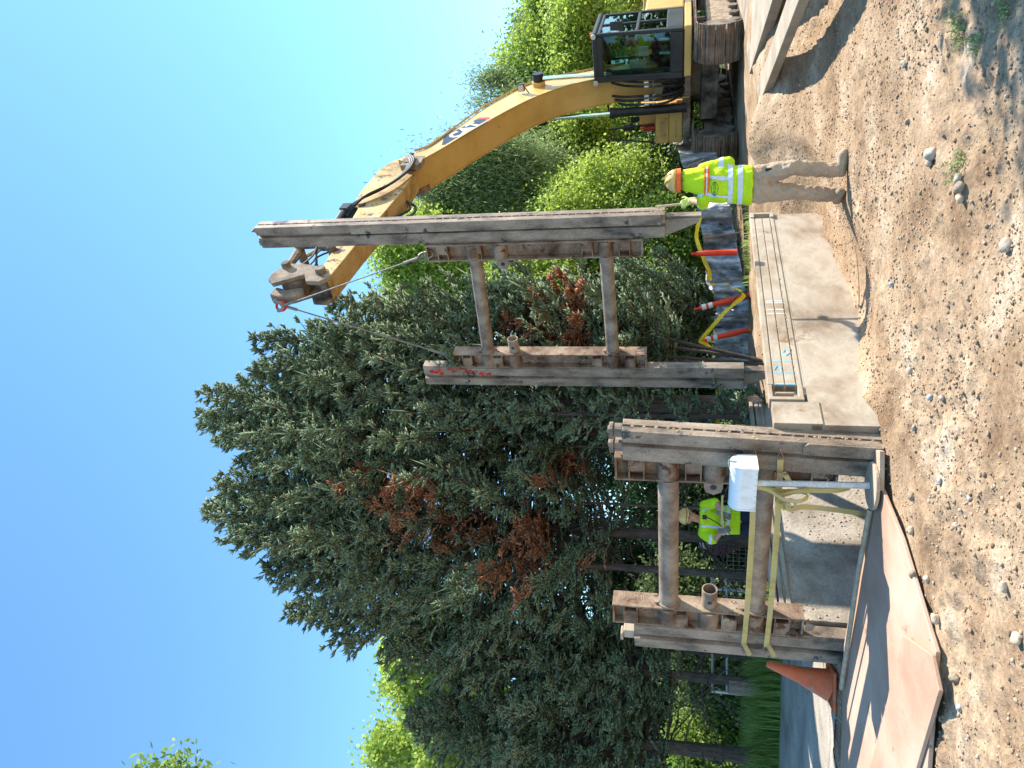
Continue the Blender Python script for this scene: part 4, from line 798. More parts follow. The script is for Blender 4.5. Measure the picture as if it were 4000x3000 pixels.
# ---- hook, shackles, slings
HK = at_y(1085, 1195, 9.90)
hk = thing('lifting_hook', 'steel hook and shackle hanging below the coupler, holding both wire slings', 'hook', HK)
CPt = Tx(np.array([[8.22, 0, 7.3]]))[0]
mb = MB(); mb.tube(spl([CPt, (CPt+HK)/2+np.array([.06, 0, .04]), HK+np.array([.06, 0, .05]), HK+np.array([.04, 0, -.07]), HK+np.array([-.05, 0, -.08]), HK+np.array([-.07, 0, .0])], 24), .028, 8); mb.build('hook_body', M['dustmetal'], hk, smooth=True)
mb = MB(); mb.tube([HK+np.array([.07*math.cos(a), 0, -.06+.08*math.sin(a)]) for a in np.linspace(0, 6.283, 16)], .02, 8); mb.build('shackle', M['red'], hk, smooth=True)
def sling(lab, a, b):
    root = thing('wire_sling', lab, 'wire sling', b, 'wire rope slings'); a = np.array(a); b = np.array(b); d = (b-a)/np.linalg.norm(b-a)
    mb = MB(); mb.tube([a, b-d*.12], .0105, 8); mb.build('wire_rope', M['wire'], root, smooth=True)
    mb = MB(); mb.cyl(a+d*.03, a+d*.20, .022, n=8); mb.cyl(b-d*.40, b-d*.18, .022, n=8); mb.split('ferrule', M['wire'], root)
    mb = MB(); u, w2, _ = axes(d); 
    for c in (b-d*.10, b-d*.02): mb.tube([c+d*.075*math.cos(t)+w2*.05*math.sin(t) if c is not b else c for t in np.linspace(0, 6.283, 14)], .014, 6)
    mb.split('shackle', M['wire'], root)
lugR = np.array([SR[0], SR[1], 0])-NS*.10+Ts*.05+np.array([0, 0, sR(1680, 980)]); lugL = np.array([SL[0], SL[1], 0])+NS*.10+Ts*.05+np.array([0, 0, sL(1775, 1415)])
sling('wire sling running from the hook to the upright under the tall right post', HK+np.array([.0, 0, -.08]), lugR)
sling('wire sling running from the hook down through the spruce tips to the red-marked upright', HK+np.array([0, 0, -.10]), lugL)

# ------------------------------------------------------------------ people
def capsule(mb, a, b, ra, rb, n=14):
    a = np.array(a, float); b = np.array(b, float); d = b-a; L = np.linalg.norm(d)+1e-6; d = d/L; pts = []; r = []
    for t in (-.98, -.8, -.45): pts.append(a+d*ra*t); r.append(ra*math.sqrt(1-t*t))
    for t in (0, .33, .66, 1): pts.append(a+d*L*t); r.append(ra+(rb-ra)*t)
    for t in (.45, .8, .98): pts.append(b+d*rb*t); r.append(rb*math.sqrt(1-t*t))
    mb.tube(pts, r, n)
def ell(mb, rings, R_=(1, 0, 0), n=28):
    """closed loft of ellipses: (centre, half width, half depth)"""
    P = []; R_ = np.array(R_, float); D_ = np.array([-R_[1], R_[0], 0])
    for c, a, b in rings:
        for k in range(n):
            t = 2*math.pi*k/n; P.append(np.array(c, float)+R_*a*math.copysign(abs(math.cos(t))**.85, math.cos(t))+D_*b*math.sin(t))
    m_ = len(rings); mb.add(P, [(i*n+k, i*n+(k+1) % n, (i+1)*n+(k+1) % n, (i+1)*n+k) for i in range(m_-1) for k in range(n)]+[tuple(range(n-1, -1, -1)), tuple((m_-1)*n+k for k in range(n))])
def blob(name, caps, m, parent, vox=.012, smooth=6, disp=0., dsc=.12, T=None, lofts=()):
    mb = MB(T)
    for l_ in lofts: ell(mb, *l_)
    for c in caps: capsule(mb, *c)
    o = mb.build(name, m, parent)
    r = o.modifiers.new('remesh', 'REMESH'); r.mode = 'VOXEL'; r.voxel_size = vox; r.use_smooth_shade = True
    s_ = o.modifiers.new('smooth', 'SMOOTH'); s_.iterations = smooth; s_.factor = .5
    if disp:
        tx = bpy.data.textures.new(name, 'CLOUDS'); tx.noise_scale = dsc; tx.noise_depth = 3
        d_ = o.modifiers.new('folds', 'DISPLACE'); d_.texture = tx; d_.strength = disp; d_.mid_level = .5; d_.texture_coords = 'LOCAL'
    return o
V3 = lambda *a: np.array(a, float)
def hand(caps, w, d, side, s=1., curl=.5):
    """palm + 5 fingers; w wrist, d direction along the palm, side = towards the thumb"""
    d = d/np.linalg.norm(d); side = side-d*(side@d); side /= np.linalg.norm(side); nrm = np.cross(d, side); pc = w+d*.045*s
    for k in (-.028, -.009, .010, .027): caps.append((w+side*k*.6*s, w+d*.085*s+side*k*s, .015*s, .013*s, 10))
    for k, L in zip((-.030, -.011, .010, .029), (.055, .072, .078, .070)):
        p = w+d*.09*s+side*k*s; q = p+(d*math.cos(curl)+nrm*math.sin(curl))*L*.5*s; e = q+(d*math.cos(curl*2.6)+nrm*math.sin(curl*2.6))*L*.5*s
        caps += [(p, q, .0095*s, .009*s, 8), (q, e, .009*s, .0078*s, 8)]
    p = w+d*.03*s+side*.03*s; q = p+(side*.7+d*.6+nrm*.3)*.045*s; e = q+(d*.8+side*.2+nrm*.6)*.035*s; caps += [(p, q, .012*s, .0105*s, 8), (q, e, .0105*s, .009*s, 8)]
def head(root, c, fwd, up, skin=M['skin'], s=1., neckto=None, body=None):
    """adds face detail; head capsule belongs to the body"""
    right = np.cross(fwd, up)
    caps = [(c+up*.03*s-fwd*.01, c+up*.045*s+fwd*.005, .088*s, .088*s), (c-up*.02*s+fwd*.02*s, c-up*.07*s+fwd*.045*s, .072*s, .045*s), (c+fwd*.085*s+up*.01*s, c+fwd*.108*s-up*.018*s, .010*s, .015*s, 8),
            (c+fwd*.085*s-up*.052*s-right*.015*s, c+fwd*.085*s-up*.052*s+right*.015*s, .011*s, .011*s, 8), (c+right*.088*s+up*.012*s, c+right*.09*s-up*.02*s, .018*s, .012*s, 8), (c-right*.088*s+up*.012*s, c-right*.09*s-up*.02*s, .018*s, .012*s, 8),
            (c+fwd*.078*s+up*.032*s-right*.045*s, c+fwd*.078*s+up*.032*s+right*.045*s, .014*s, .014*s, 8)]
    return caps
def eyes(root, c, fwd, up, s=1.):
    right = np.cross(fwd, up); mb = MB()
    for sg in (-1, 1): p = c+fwd*.083*s+up*.012*s+right*sg*.031*s; mb.add(p+IV*.010, [tuple(f) for f in IF])
    mb.split('eye', M['black'], root, smooth=True)
def hard_hat(root, c, fwd, up, m, s=1., brim_full=False):
    right = np.cross(fwd, up); mb = MB(); n = 28; rows = []
    for t in np.linspace(0, 1, 9):
        a = t*math.pi/2*.98; r = math.cos(a); h = math.sin(a)
        rows.append([c+up*(.055+.105*h)*s+fwd*(.135*r*math.cos(p)-.005)*s+right*(.112*r*math.sin(p))*s+up*.006*s*max(0, math.cos(p*1))*0 for p in np.linspace(0, 2*math.pi, n+1)])
    mb.grid(rows)
    for k in (-.03, .03): mb.tube([c+up*(.055+.108*math.sin(a))*s+fwd*.137*math.cos(a)*s+right*k*s for a in np.linspace(.25, 2.7, 12)], .006*s, 6)
    rows = [[c+up*(.052-.02*q*max(0, math.cos(p)))*s+fwd*((.135+q*.05*max(.15, math.cos(p)))*math.cos(p)-.005)*s+right*(.112+q*.012)*math.sin(p)*s for p in np.linspace(0, 2*math.pi, n+1)] for q in (0, 1)]
    mb.grid(rows); o = mb.build('hard_hat', m, root, smooth=True); sol = o.modifiers.new('t', 'SOLIDIFY'); sol.thickness = .004; return o
def band(name, mb_rows, m, parent): mb = MB(); mb.grid(mb_rows); o = mb.build(name, m, parent, smooth=True); s_ = o.modifiers.new('t', 'SOLIDIFY'); s_.thickness = .006; return o
def wrap(o, target, off=.004):
    w_ = o.modifiers.new('wrap', 'SHRINKWRAP'); w_.target = target; w_.wrap_method = 'NEAREST_SURFACEPOINT'; w_.wrap_mode = 'OUTSIDE_SURFACE'; w_.offset = off; o.modifiers.move(len(o.modifiers)-1, 0) if False else None
    return o

# ---- worker 1, back to the camera
y0 = 8.15
J = lambda X, Y, dy=0.: at_y(X, Y, y0+dy)
ftR, ftL = J(3262, 655, -.05), J(3228, 762, .12)
ftR[2] = gz(ftR[0], ftR[1])+.02; ftL[2] = gz(ftL[0], ftL[1])+.02
w1 = thing('person', 'worker seen from behind in lime shirt, tan hard hat and khaki trousers, holding a pole', 'person', ((ftR+ftL)/2))
anR, anL = ftR+V3(-.02, .02, .09), ftL+V3(.0, .02, .09)
hip = J(2985, 718); hpR = hip+V3(.085, 0, .0); hpL = hip+V3(-.085, .01, 0); knR = J(3095, 655, -.10); knL = J(3095, 748, .02)
chest = J(2800, 718, .02); neck = J(2715, 715, .05); hd = J(2662, 705, .08); shR = J(2752, 662, .02); shL = J(2752, 768, .06); elR = J(2840, 640, -.02); wrR = J(2838, 668, -.02)+V3(-.10, .28, .02)
elL = J(2745, 795, .20); wrL = J(2700, 783, .36)
up = V3(0, 0, 1); fw = unit(V3(-.10, 1, 0)); upn = (hd-neck); upn /= np.linalg.norm(upn)
caps = [(hip, chest, .09, .095), (chest, neck-V3(0, 0, .05), .09, .06), (shR, shL, .045, .045), (neck-V3(0, 0, .06), hd, .055, .05), (shR, elR, .042, .036), (elR, wrR, .041, .027), (shL, elL, .042, .036), (elL, wrL, .041, .027),
        (hpR, knR, .06, .045), (knR, anR, .045, .035), (hpL, knL, .06, .045), (knL, anL, .045, .035), (anR, ftR+V3(0, 0, .05), .033, .03), (anL, ftL+V3(0, 0, .05), .033, .03)]+head(None, hd, fw, up)
hand(caps, wrR, V3(-.9, .3, -.1), up); 
blob('body', caps, M['skin'], w1, .010, 2)
hc = []; hand(hc, wrL, V3(-.25, .35, .9), V3(1, 0, .2), 1.15, .9); hc.append((wrL-V3(0, 0, .04), wrL, .036, .034)); blob('glove', hc, M['limeglove'], w1, .006, 1)
rt_ = V3(1, 0, 0)
hem = J(2938, 724); tl = [(hem+(chest-hem)*t, a_, b_) for t, a_, b_ in ((0, .205, .15), (.15, .205, .15), (.5, .20, .145), (1, .205, .14))]+[(chest*.5+(shR+shL)*.25, .20, .125), ((shR+shL)*.5+V3(0, 0, .02), .16, .10), ((shR+shL)*.5+V3(0, 0, .06), .08, .07)]
shirt = [(shR, shL, .075, .075), (shR, elR+(elR-shR)*.05, .078, .072), (elR, elR+(wrR-elR)*.35, .068, .06), (shL, elL, .078, .068), (neck-V3(0, 0, .08), neck, .09, .07)]
sh = blob('shirt', shirt, M['hivis'], w1, .012, 4, .03, .10, lofts=[(tl,)])
pants = [(hpR+V3(0, 0, .06), knR, .118, .080), (hpL+V3(0, 0, .06), knL, .118, .080), (knR, anR+V3(0, 0, .0), .080, .074), (knL, anL+V3(0, 0, .0), .080, .074), (hip+V3(.05, 0, .05), hip+V3(-.05, 0, .05), .12, .12)]
blob('trousers', pants, M['khaki'], w1, .011, 4, .045, .07)
for a, f, tdir in ((anR, ftR, unit(V3(.25, -.95, 0))), (anL, ftL, unit(V3(-.3, .95, 0)))):
    tdir = unit(V3(.85, -.5, 0)) if f is ftR else unit(V3(-.2, 1, 0))
    blob('boot', [(a+V3(0, 0, .06), a-V3(0, 0, .03), .062, .060), (f+V3(0, 0, .035)-tdir*.05, f+V3(0, 0, .035)+tdir*.13, .05, .048), (f+V3(0, 0, .02)-tdir*.06, f+V3(0, 0, .02)+tdir*.15, .038, .04)], M['boot'], w1, .008, 3)
hard_hat(w1, hd+V3(0, 0, .01), fw, up, M['helmet'])
mb = MB(); ring = [hd+V3(.120*math.sin(a), -.01+.138*math.cos(a)*1.0, .030) for a in np.linspace(.6, 5.7, 30)]; mb.strip(ring, .045, .010, (0, 0, 1)); mb.build('orange_sweatband', M['hvorange'], w1)
rows = []      # neck shade: cloth cape from the hat down to the shoulders
for t in np.linspace(0, 1, 8):
    c_ = hd*(1-t)+(neck+V3(0, -.03, -.10))*t; rows.append([c_+V3((.105+.055*t)*math.sin(a)*(1+.05*math.sin(a*7+t*4)), (.130+.0*t)*math.cos(a)*(1+.08*math.sin(a*9+t*5)), -.012) for a in np.linspace(1.1, 5.2, 28)])
band('neck_shade', rows, M['hivis'], w1)
mb = MB(); mb.strip([r+V3(0, -.006, -.005) for r in rows[-1]], .05, .008, (0, 0, 1)); mb.build('orange_hem', M['hvorange'], w1)
mb = MB(); mb.strip([r+V3(0, -.012, -.005) for r in rows[-1][3:-3]], .012, .006, (0, 0, 1)); mb.build('hem_stripe', M['reflect'], w1)
def ringband(name, c, rx, ry, w_, target, m=M['reflect'], a0=0, a1=2*math.pi, tilt=V3(0, 0, 1), parent=w1):
    rows = [[c+V3(rx*math.sin(a), ry*math.cos(a), z) for a in np.linspace(a0, a1, 60)] for z in np.linspace(-w_/2, w_/2, 5)]
    mb = MB(); mb.grid(rows); o = mb.build(name, m, parent, smooth=True)
    w2 = o.modifiers.new('wrap', 'SHRINKWRAP'); w2.target = target; w2.offset = .004; w2.wrap_mode = 'ABOVE_SURFACE'; w2.wrap_method = 'NEAREST_SURFACEPOINT'
    return o
ringband('reflective_band', J(2850, 722)*V3(1, 1, 1), .21, .15, .050, sh); ringband('reflective_band', J(2888, 722), .21, .15, .050, sh)
def faceband(name, pts, w_, target, sv, m=M['reflect'], parent=w1):
    P_ = spl(pts, 24); rows = [[p+np.array(sv)*q for p in P_] for q in np.linspace(-w_/2, w_/2, 5)]; mb = MB(); mb.grid(rows); o = mb.build(name, m, parent, smooth=True)
    w2 = o.modifiers.new('wrap', 'SHRINKWRAP'); w2.target = target; w2.offset = .004; w2.wrap_mode = 'ABOVE_SURFACE'; w2.wrap_method = 'NEAREST_SURFACEPOINT'; return o
faceband('reflective_band', [J(2728, 675, -.02), J(2740, 680, -.12), J(2780, 690, -.15), J(2845, 695, -.15)], .048, sh, (1, 0, 0))
faceband('reflective_band', [J(2728, 760, .02), J(2740, 762, -.08), J(2790, 775, -.10), J(2845, 780, -.10)], .048, sh, (1, 0, 0))
faceband('sleeve_band', [elR+(shR-elR)*.28+V3(.10, -.02, 0), elR+(shR-elR)*.28+V3(.02, -.10, 0), elR+(shR-elR)*.28+V3(-.08, -.04, 0)], .05, sh, (-.1, 0, 1))
# printed oval mark
lc = J(2792, 738, -.175); 
mb = MB(); mb.tube([lc+V3(.070*math.cos(a), 0, .034*math.sin(a)) for a in np.linspace(0, 6.283, 30)], .003, 6)
o = mb.build('oval_mark', M['logoblack'], w1)
text_mesh('shirt_lettering', 'WW CLYDE', .034, lambda co: lc+np.stack([co[:, 0], -co[:, 2]*1+0*co[:, 0], co[:, 1]], 1), M['logoblack'], w1, .001, .001, xs=.82)
mb = MB(); q_ = J(2962, 668, -.09); mb.box(q_-V3(.035, .015, .03), q_+V3(.035, .015, .03)); mb.build('orange_clip', M['hvorange'], w1, bevel=.008)
mb = MB(); q_ = J(3002, 662, -.13); mb.box(q_-V3(.014, .012, .032), q_+V3(.014, .012, .032)); mb.build('pocket_tool', M['black'], w1, bevel=.006)
st = thing('wooden_pole', 'pale wooden pole held up by the worker against the foot of the hanging post', 'pole', wrL)
a_, b_ = at_y(2560, 808, 8.55), wrL+V3(-.02, .05, .02); d_ = b_-a_; mb = MB(); e_ = b_+d_*((b_[2]-.12)/max(a_[2]-b_[2], .05)); mb.cyl(a_, e_, .014, n=10); mb.build('shaft', M['handle'], st, smooth=True)

# ---- worker 2, facing the camera beyond the near frame
y2 = 11.0; K2 = lambda X, Y, dy=0.: at_y(X, Y, y2+dy)
hd2 = K2(2692, 2018, -.05); f2 = K2(3090, 2030); f2[2] = gz(f2[0], f2[1])
w2_ = thing('person', 'worker facing the camera in lime shirt and tan hard hat, framed between the near pipes', 'person', (hd2[0], y2+.1, f2[2]))
fw2 = unit(V3(.35, -1, 0)); fw2 = fw2*.97+V3(0, 0, -.12); fw2 /= np.linalg.norm(fw2); up2 = V3(.03, .05, 1.); up2 -= fw2*(up2@fw2); up2 /= np.linalg.norm(up2)
nk2 = K2(2738, 2030, .06); sA = K2(2752, 1975, .05); sB = K2(2748, 2085, .08); ch2 = K2(2790, 2030, .12); hp2 = K2(2890, 2035, .22)
eA = K2(2800, 1975, -.12)+V3(.04, 0, 0); hA = K2(2815, 2005, -.30); eB = K2(2790, 2110, -.05); hB = K2(2822, 2075, -.28)
kn = [hp2+V3(s_*.12, -.08, -.42) for s_ in (-1, 1)]; an = [np.array([k_[0], k_[1]+.1, f2[2]+.09]) for k_ in kn]
caps = [(hp2, ch2, .08, .09), (ch2, nk2, .09, .06), (sA, sB, .045, .045), (nk2, hd2, .055, .05), (sA, eA, .05, .042), (eA, hA, .042, .028), (sB, eB, .05, .042), (eB, hB, .042, .028)]+head(None, hd2, fw2, up2)
for s_, k_, a_ in zip((-1, 1), kn, an): caps += [(hp2+V3(s_*.09, 0, 0), k_, .08, .055), (k_, a_, .055, .04), (a_-V3(0, 0, .03), a_+V3(0, -.14, -.06), .035, .03)]
blob('body', caps, M['skin'], w2_, .011, 2); eyes(w2_, hd2, fw2, up2)
for h_, dn_, tn in ((hA, V3(-.2, -.3, -.6), V3(-1, 0, 0)), (hB, V3(.3, -.3, -.5), V3(1, 0, 0))): hc = []; hand(hc, h_, dn_, tn, 1.2, .8); hc.append((h_+V3(0, .04, .03), h_, .036, .034)); blob('glove', hc, M['glove'], w2_, .007, 1)
sh2 = blob('shirt', [(sA, sB, .072, .072), (sA, sA+(eA-sA)*.85, .078, .08), (sB, sB+(eB-sB)*.85, .078, .08)], M['hivis'], w2_, .012, 4, .02, .10, lofts=[([(hp2, .20, .15), (hp2*.7+ch2*.3, .205, .15), (ch2, .215, .15), ((sA+sB)*.5, .17, .11), ((sA+sB)*.5+V3(0, -.01, .06), .08, .07)],)])
blob('trousers', [(hp2+V3(-.09, 0, .0), kn[0], .11, .08), (hp2+V3(.09, 0, 0), kn[1], .11, .08), (kn[0], an[0], .08, .07), (kn[1], an[1], .08, .07)], M['navy'], w2_, .014, 4, .03, .08)
for a_ in an: blob('boot', [(a_, a_+V3(0, -.16, -.05), .055, .045)], M['boot'], w2_, .01, 2)
hard_hat(w2_, hd2, fw2, up2, M['helmet'])
for z_ in (2828, 2852): ringband('reflective_band', K2(z_-6, 2032, .14), .21, .17, .05, sh2, parent=w2_)
faceband('reflective_band', [K2(2745, 1995, 0), K2(2770, 1992, -.08), K2(2822, 1990, -.06)], .045, sh2, (1, 0, 0), parent=w2_); faceband('reflective_band', [K2(2712+24, 2055, 0), K2(2770, 2062, -.08), K2(2822, 2070, -.06)], .045, sh2, (1, 0, 0), parent=w2_)
faceband('sleeve_band', [sB+(eB-sB)*.6+V3(-.1, -.02, 0), sB+(eB-sB)*.6+V3(-.02, -.10, 0), sB+(eB-sB)*.6+V3(.06, -.08, 0)], .045, sh2, (-.2, 0, 1), parent=w2_)
mb = MB(); mb.tube(spl([K2(2758, 2020, -.12), K2(2780, 2030, -.20), K2(2815, 2052, -.22), K2(2850, 2085, -.15)], 16), .008, 6); mb.box(K2(2752, 2020, -.12)-V3(.03, .02, .03), K2(2752, 2020, -.12)+V3(.03, .02, .03)); mb.build('radio_cord', M['black'], w2_)
mb = MB(); mb.strip(spl([K2(2822, 1935, -.35), K2(2820, 2010, -.38), K2(2826, 2060, -.36)], 12), .03, .004, (0, .3, 1)); o = mb.build('strap', M['strap'], loc=K2(2822, 1990, -.35)); tag(o, 'short yellow strap pulled between the gloves of the leaning worker', 'strap', 'yellow ratchet straps')

# ---- person 3, plaid shirt and cap, farther away
y3 = 13.6; K3 = lambda X, Y, dy=0.: at_y(X, Y, y3+dy)
hd3 = K3(2762, 2128); w3 = thing('person', 'person in dark plaid shirt, jeans and pale cap behind the leaning worker', 'person', (hd3[0], y3, gz(hd3[0], y3)))
fw3 = unit(V3(.9, -.5, 0)); fw3 = fw3*.9+V3(0, 0, -.4); fw3 /= np.linalg.norm(fw3); up3 = V3(0, .1, 1); up3 -= fw3*(up3@fw3); up3 /= np.linalg.norm(up3)
nk3 = K3(2788, 2125, .02); ch3 = K3(2825, 2122, .05); hp3 = K3(2905, 2110, .1); sa3, sb3 = K3(2800, 2092, .0), K3(2800, 2155, .12); ea3 = K3(2848, 2080, -.1); ha3 = K3(2850, 2045, -.25); eb3 = K3(2850, 2150, .0); hb3 = K3(2860, 2120, -.25)
g3 = gz(hd3[0], y3); kn3 = [hp3+V3(.22, -.15*s_-.1, -.22) for s_ in (0, 1)]; an3 = [np.array([k_[0]-.02, k_[1], g3+.08]) for k_ in kn3]
caps = [(hp3, ch3, .10, .115), (ch3, nk3, .11, .06), (sa3, sb3, .05, .05), (nk3, hd3, .05, .05), (sa3, ea3, .048, .04), (ea3, ha3, .038, .028), (sb3, eb3, .048, .04), (eb3, hb3, .038, .028)]+head(None, hd3, fw3, up3)
for k_, a_ in zip(kn3, an3): caps += [(hp3, k_, .07, .05), (k_, a_, .05, .035)]
hand(caps, ha3, ha3-ea3, V3(0, 0, 1)); hand(caps, hb3, hb3-eb3, V3(0, 0, 1))
blob('body', caps, M['skin'], w3, .013, 2)
blob('shirt', [(hp3, ch3, .13, .14), (ch3, nk3-V3(0, 0, .04), .13, .08), (sa3, sb3, .07, .07), (sa3, ea3, .068, .058), (ea3, ea3+(ha3-ea3)*.7, .055, .045), (sb3, eb3, .068, .058), (eb3, eb3+(hb3-eb3)*.7, .055, .045)], M['plaid'], w3, .014, 4, .02, .08)
blob('jeans', [(hp3+V3(0, 0, -.02), k_, .12, .075) for k_ in kn3]+[(k_, a_, .075, .06) for k_, a_ in zip(kn3, an3)], M['navy'], w3, .016, 4)
mb = MB(); R3 = np.cross(fw3, up3); mb.grid([[hd3+up3*(.05+.085*math.sin(t))+fw3*.11*math.cos(t)*math.cos(p)+R3*.10*math.cos(t)*math.sin(p) for p in np.linspace(0, 6.283, 20)] for t in np.linspace(0, 1.55, 7)]); mb.grid([[hd3+up3*(.05-.01*q)+fw3*(.10+.08*q)*math.cos(p)+R3*.09*math.sin(p) for p in np.linspace(-1.1, 1.1, 10)] for q in (0, 1)])
o = mb.build('cap', M['whitespray'], w3, smooth=True); s_ = o.modifiers.new('t', 'SOLIDIFY'); s_.thickness = .005
for a_ in an3: blob('shoe', [(a_, a_+V3(.14, 0, -.04), .045, .04)], M['boot'], w3, .012, 2)

# ---- operator in the cab
O = lambda s_, l_, z_: Tx(np.array([[s_, l_, z_]]))[0]
op = thing('person', 'excavator operator in lime vest and dark cap seated behind the cab window', 'person', O(-1.0, .68, z0+.05))
hd4 = O(-.98, .78, z0+1.22); ch4 = O(-1.05, .74, z0+.85); hp4 = O(-1.05, .70, z0+.62); upz = V3(0, 0, 1); fw4 = unit(XH*1.0+XL*.1)
sa4, sb4 = O(-1.03, .96, z0+.98), O(-1.03, .52, z0+.98); ea4, eb4 = O(-.85, 1.02, z0+.74), O(-.85, .44, z0+.74); ha4, hb4 = O(-.60, .98, z0+.74), O(-.60, .42, z0+.74)
k1, k2 = O(-.60, .84, z0+.58), O(-.60, .58, z0+.58); f1, f2_ = O(-.50, .86, z0+.12), O(-.50, .56, z0+.12)
caps = [(hp4, ch4, .09, .10), (ch4, hd4-V3(0, 0, .1), .11, .055), (sa4, sb4, .05, .05), (hd4-V3(0, 0, .15), hd4, .05, .05), (sa4, ea4, .048, .04), (ea4, ha4, .04, .028), (sb4, eb4, .048, .04), (eb4, hb4, .04, .028), (hp4, k1, .07, .055), (hp4, k2, .07, .055), (k1, f1, .05, .04), (k2, f2_, .05, .04)]+head(None, hd4, fw4, upz)
hand(caps, ha4, fw4, V3(0, 0, 1)); hand(caps, hb4, fw4, V3(0, 0, 1)); blob('body', caps, M['skin'], op, .013, 2); eyes(op, hd4, fw4, upz)
sh4 = blob('vest', [(hp4, ch4, .13, .14), (ch4, ch4+V3(0, 0, .12), .14, .10), (sa4, sb4, .07, .07), (sa4, sa4+(ea4-sa4)*.7, .065, .06), (sb4, sb4+(eb4-sb4)*.7, .065, .06)], M['hivis'], op, .014, 4, .02, .08)
blob('trousers', [(hp4, k1, .10, .075), (hp4, k2, .10, .075), (k1, f1, .07, .06), (k2, f2_, .07, .06)], M['navy'], op, .016, 4)
mb = MB(); R4 = np.cross(fw4, upz); mb.grid([[hd4+upz*(.05+.085*math.sin(t))+fw4*.115*math.cos(t)*math.cos(p)+R4*.105*math.cos(t)*math.sin(p) for p in np.linspace(0, 6.283, 20)] for t in np.linspace(0, 1.55, 7)]); mb.grid([[hd4+upz*(.05-.01*q)+fw4*(.10+.08*q)*math.cos(p)+R4*.09*math.sin(p) for p in np.linspace(-1.1, 1.1, 10)] for q in (0, 1)])
o = mb.build('cap', M['navy'], op, smooth=True); s_ = o.modifiers.new('t', 'SOLIDIFY'); s_.thickness = .005
mb = MB(); mb.strip(spl([sa4+V3(0, 0, .07), O(-.90, .92, z0+.9), O(-.90, .84, z0+.66)], 10), .05, .008, XL); mb.strip(spl([sb4+V3(0, 0, .07), O(-.90, .56, z0+.9), O(-.90, .62, z0+.66)], 10), .05, .008, XL); mb.build('orange_edging', M['hvorange'], op)
# ------------------------------------------------------------------ trees and plants
def nrm(v): return v/(np.linalg.norm(v, axis=-1, keepdims=True)+1e-9)
def spindles(P, Q, R_):
    """brush-like sprigs: 3-sided spindles from P to Q"""
    n = len(P); d = nrm(Q-P); a = np.where(np.abs(d[:, 2:3]) < .9, np.array([[0, 0, 1.]]), np.array([[1., 0, 0]])); u = nrm(np.cross(d, a)); w = np.cross(u, d); ph = rng.uniform(0, 6.28, n)
    V = np.empty((n, 5, 3)); V[:, 0] = P; V[:, 4] = Q; m = P+(Q-P)*.38
    for k in range(3):
        t = ph+2.0944*k; V[:, 1+k] = m+R_[:, None]*(np.cos(t)[:, None]*u+np.sin(t)[:, None]*w)
    f = np.array([(0, 2, 1), (0, 3, 2), (0, 1, 3), (4, 1, 2), (4, 2, 3), (4, 3, 1)]); F = (f[None]+(np.arange(n)*5)[:, None, None]).reshape(-1, 3)
    return V.reshape(-1, 3), F
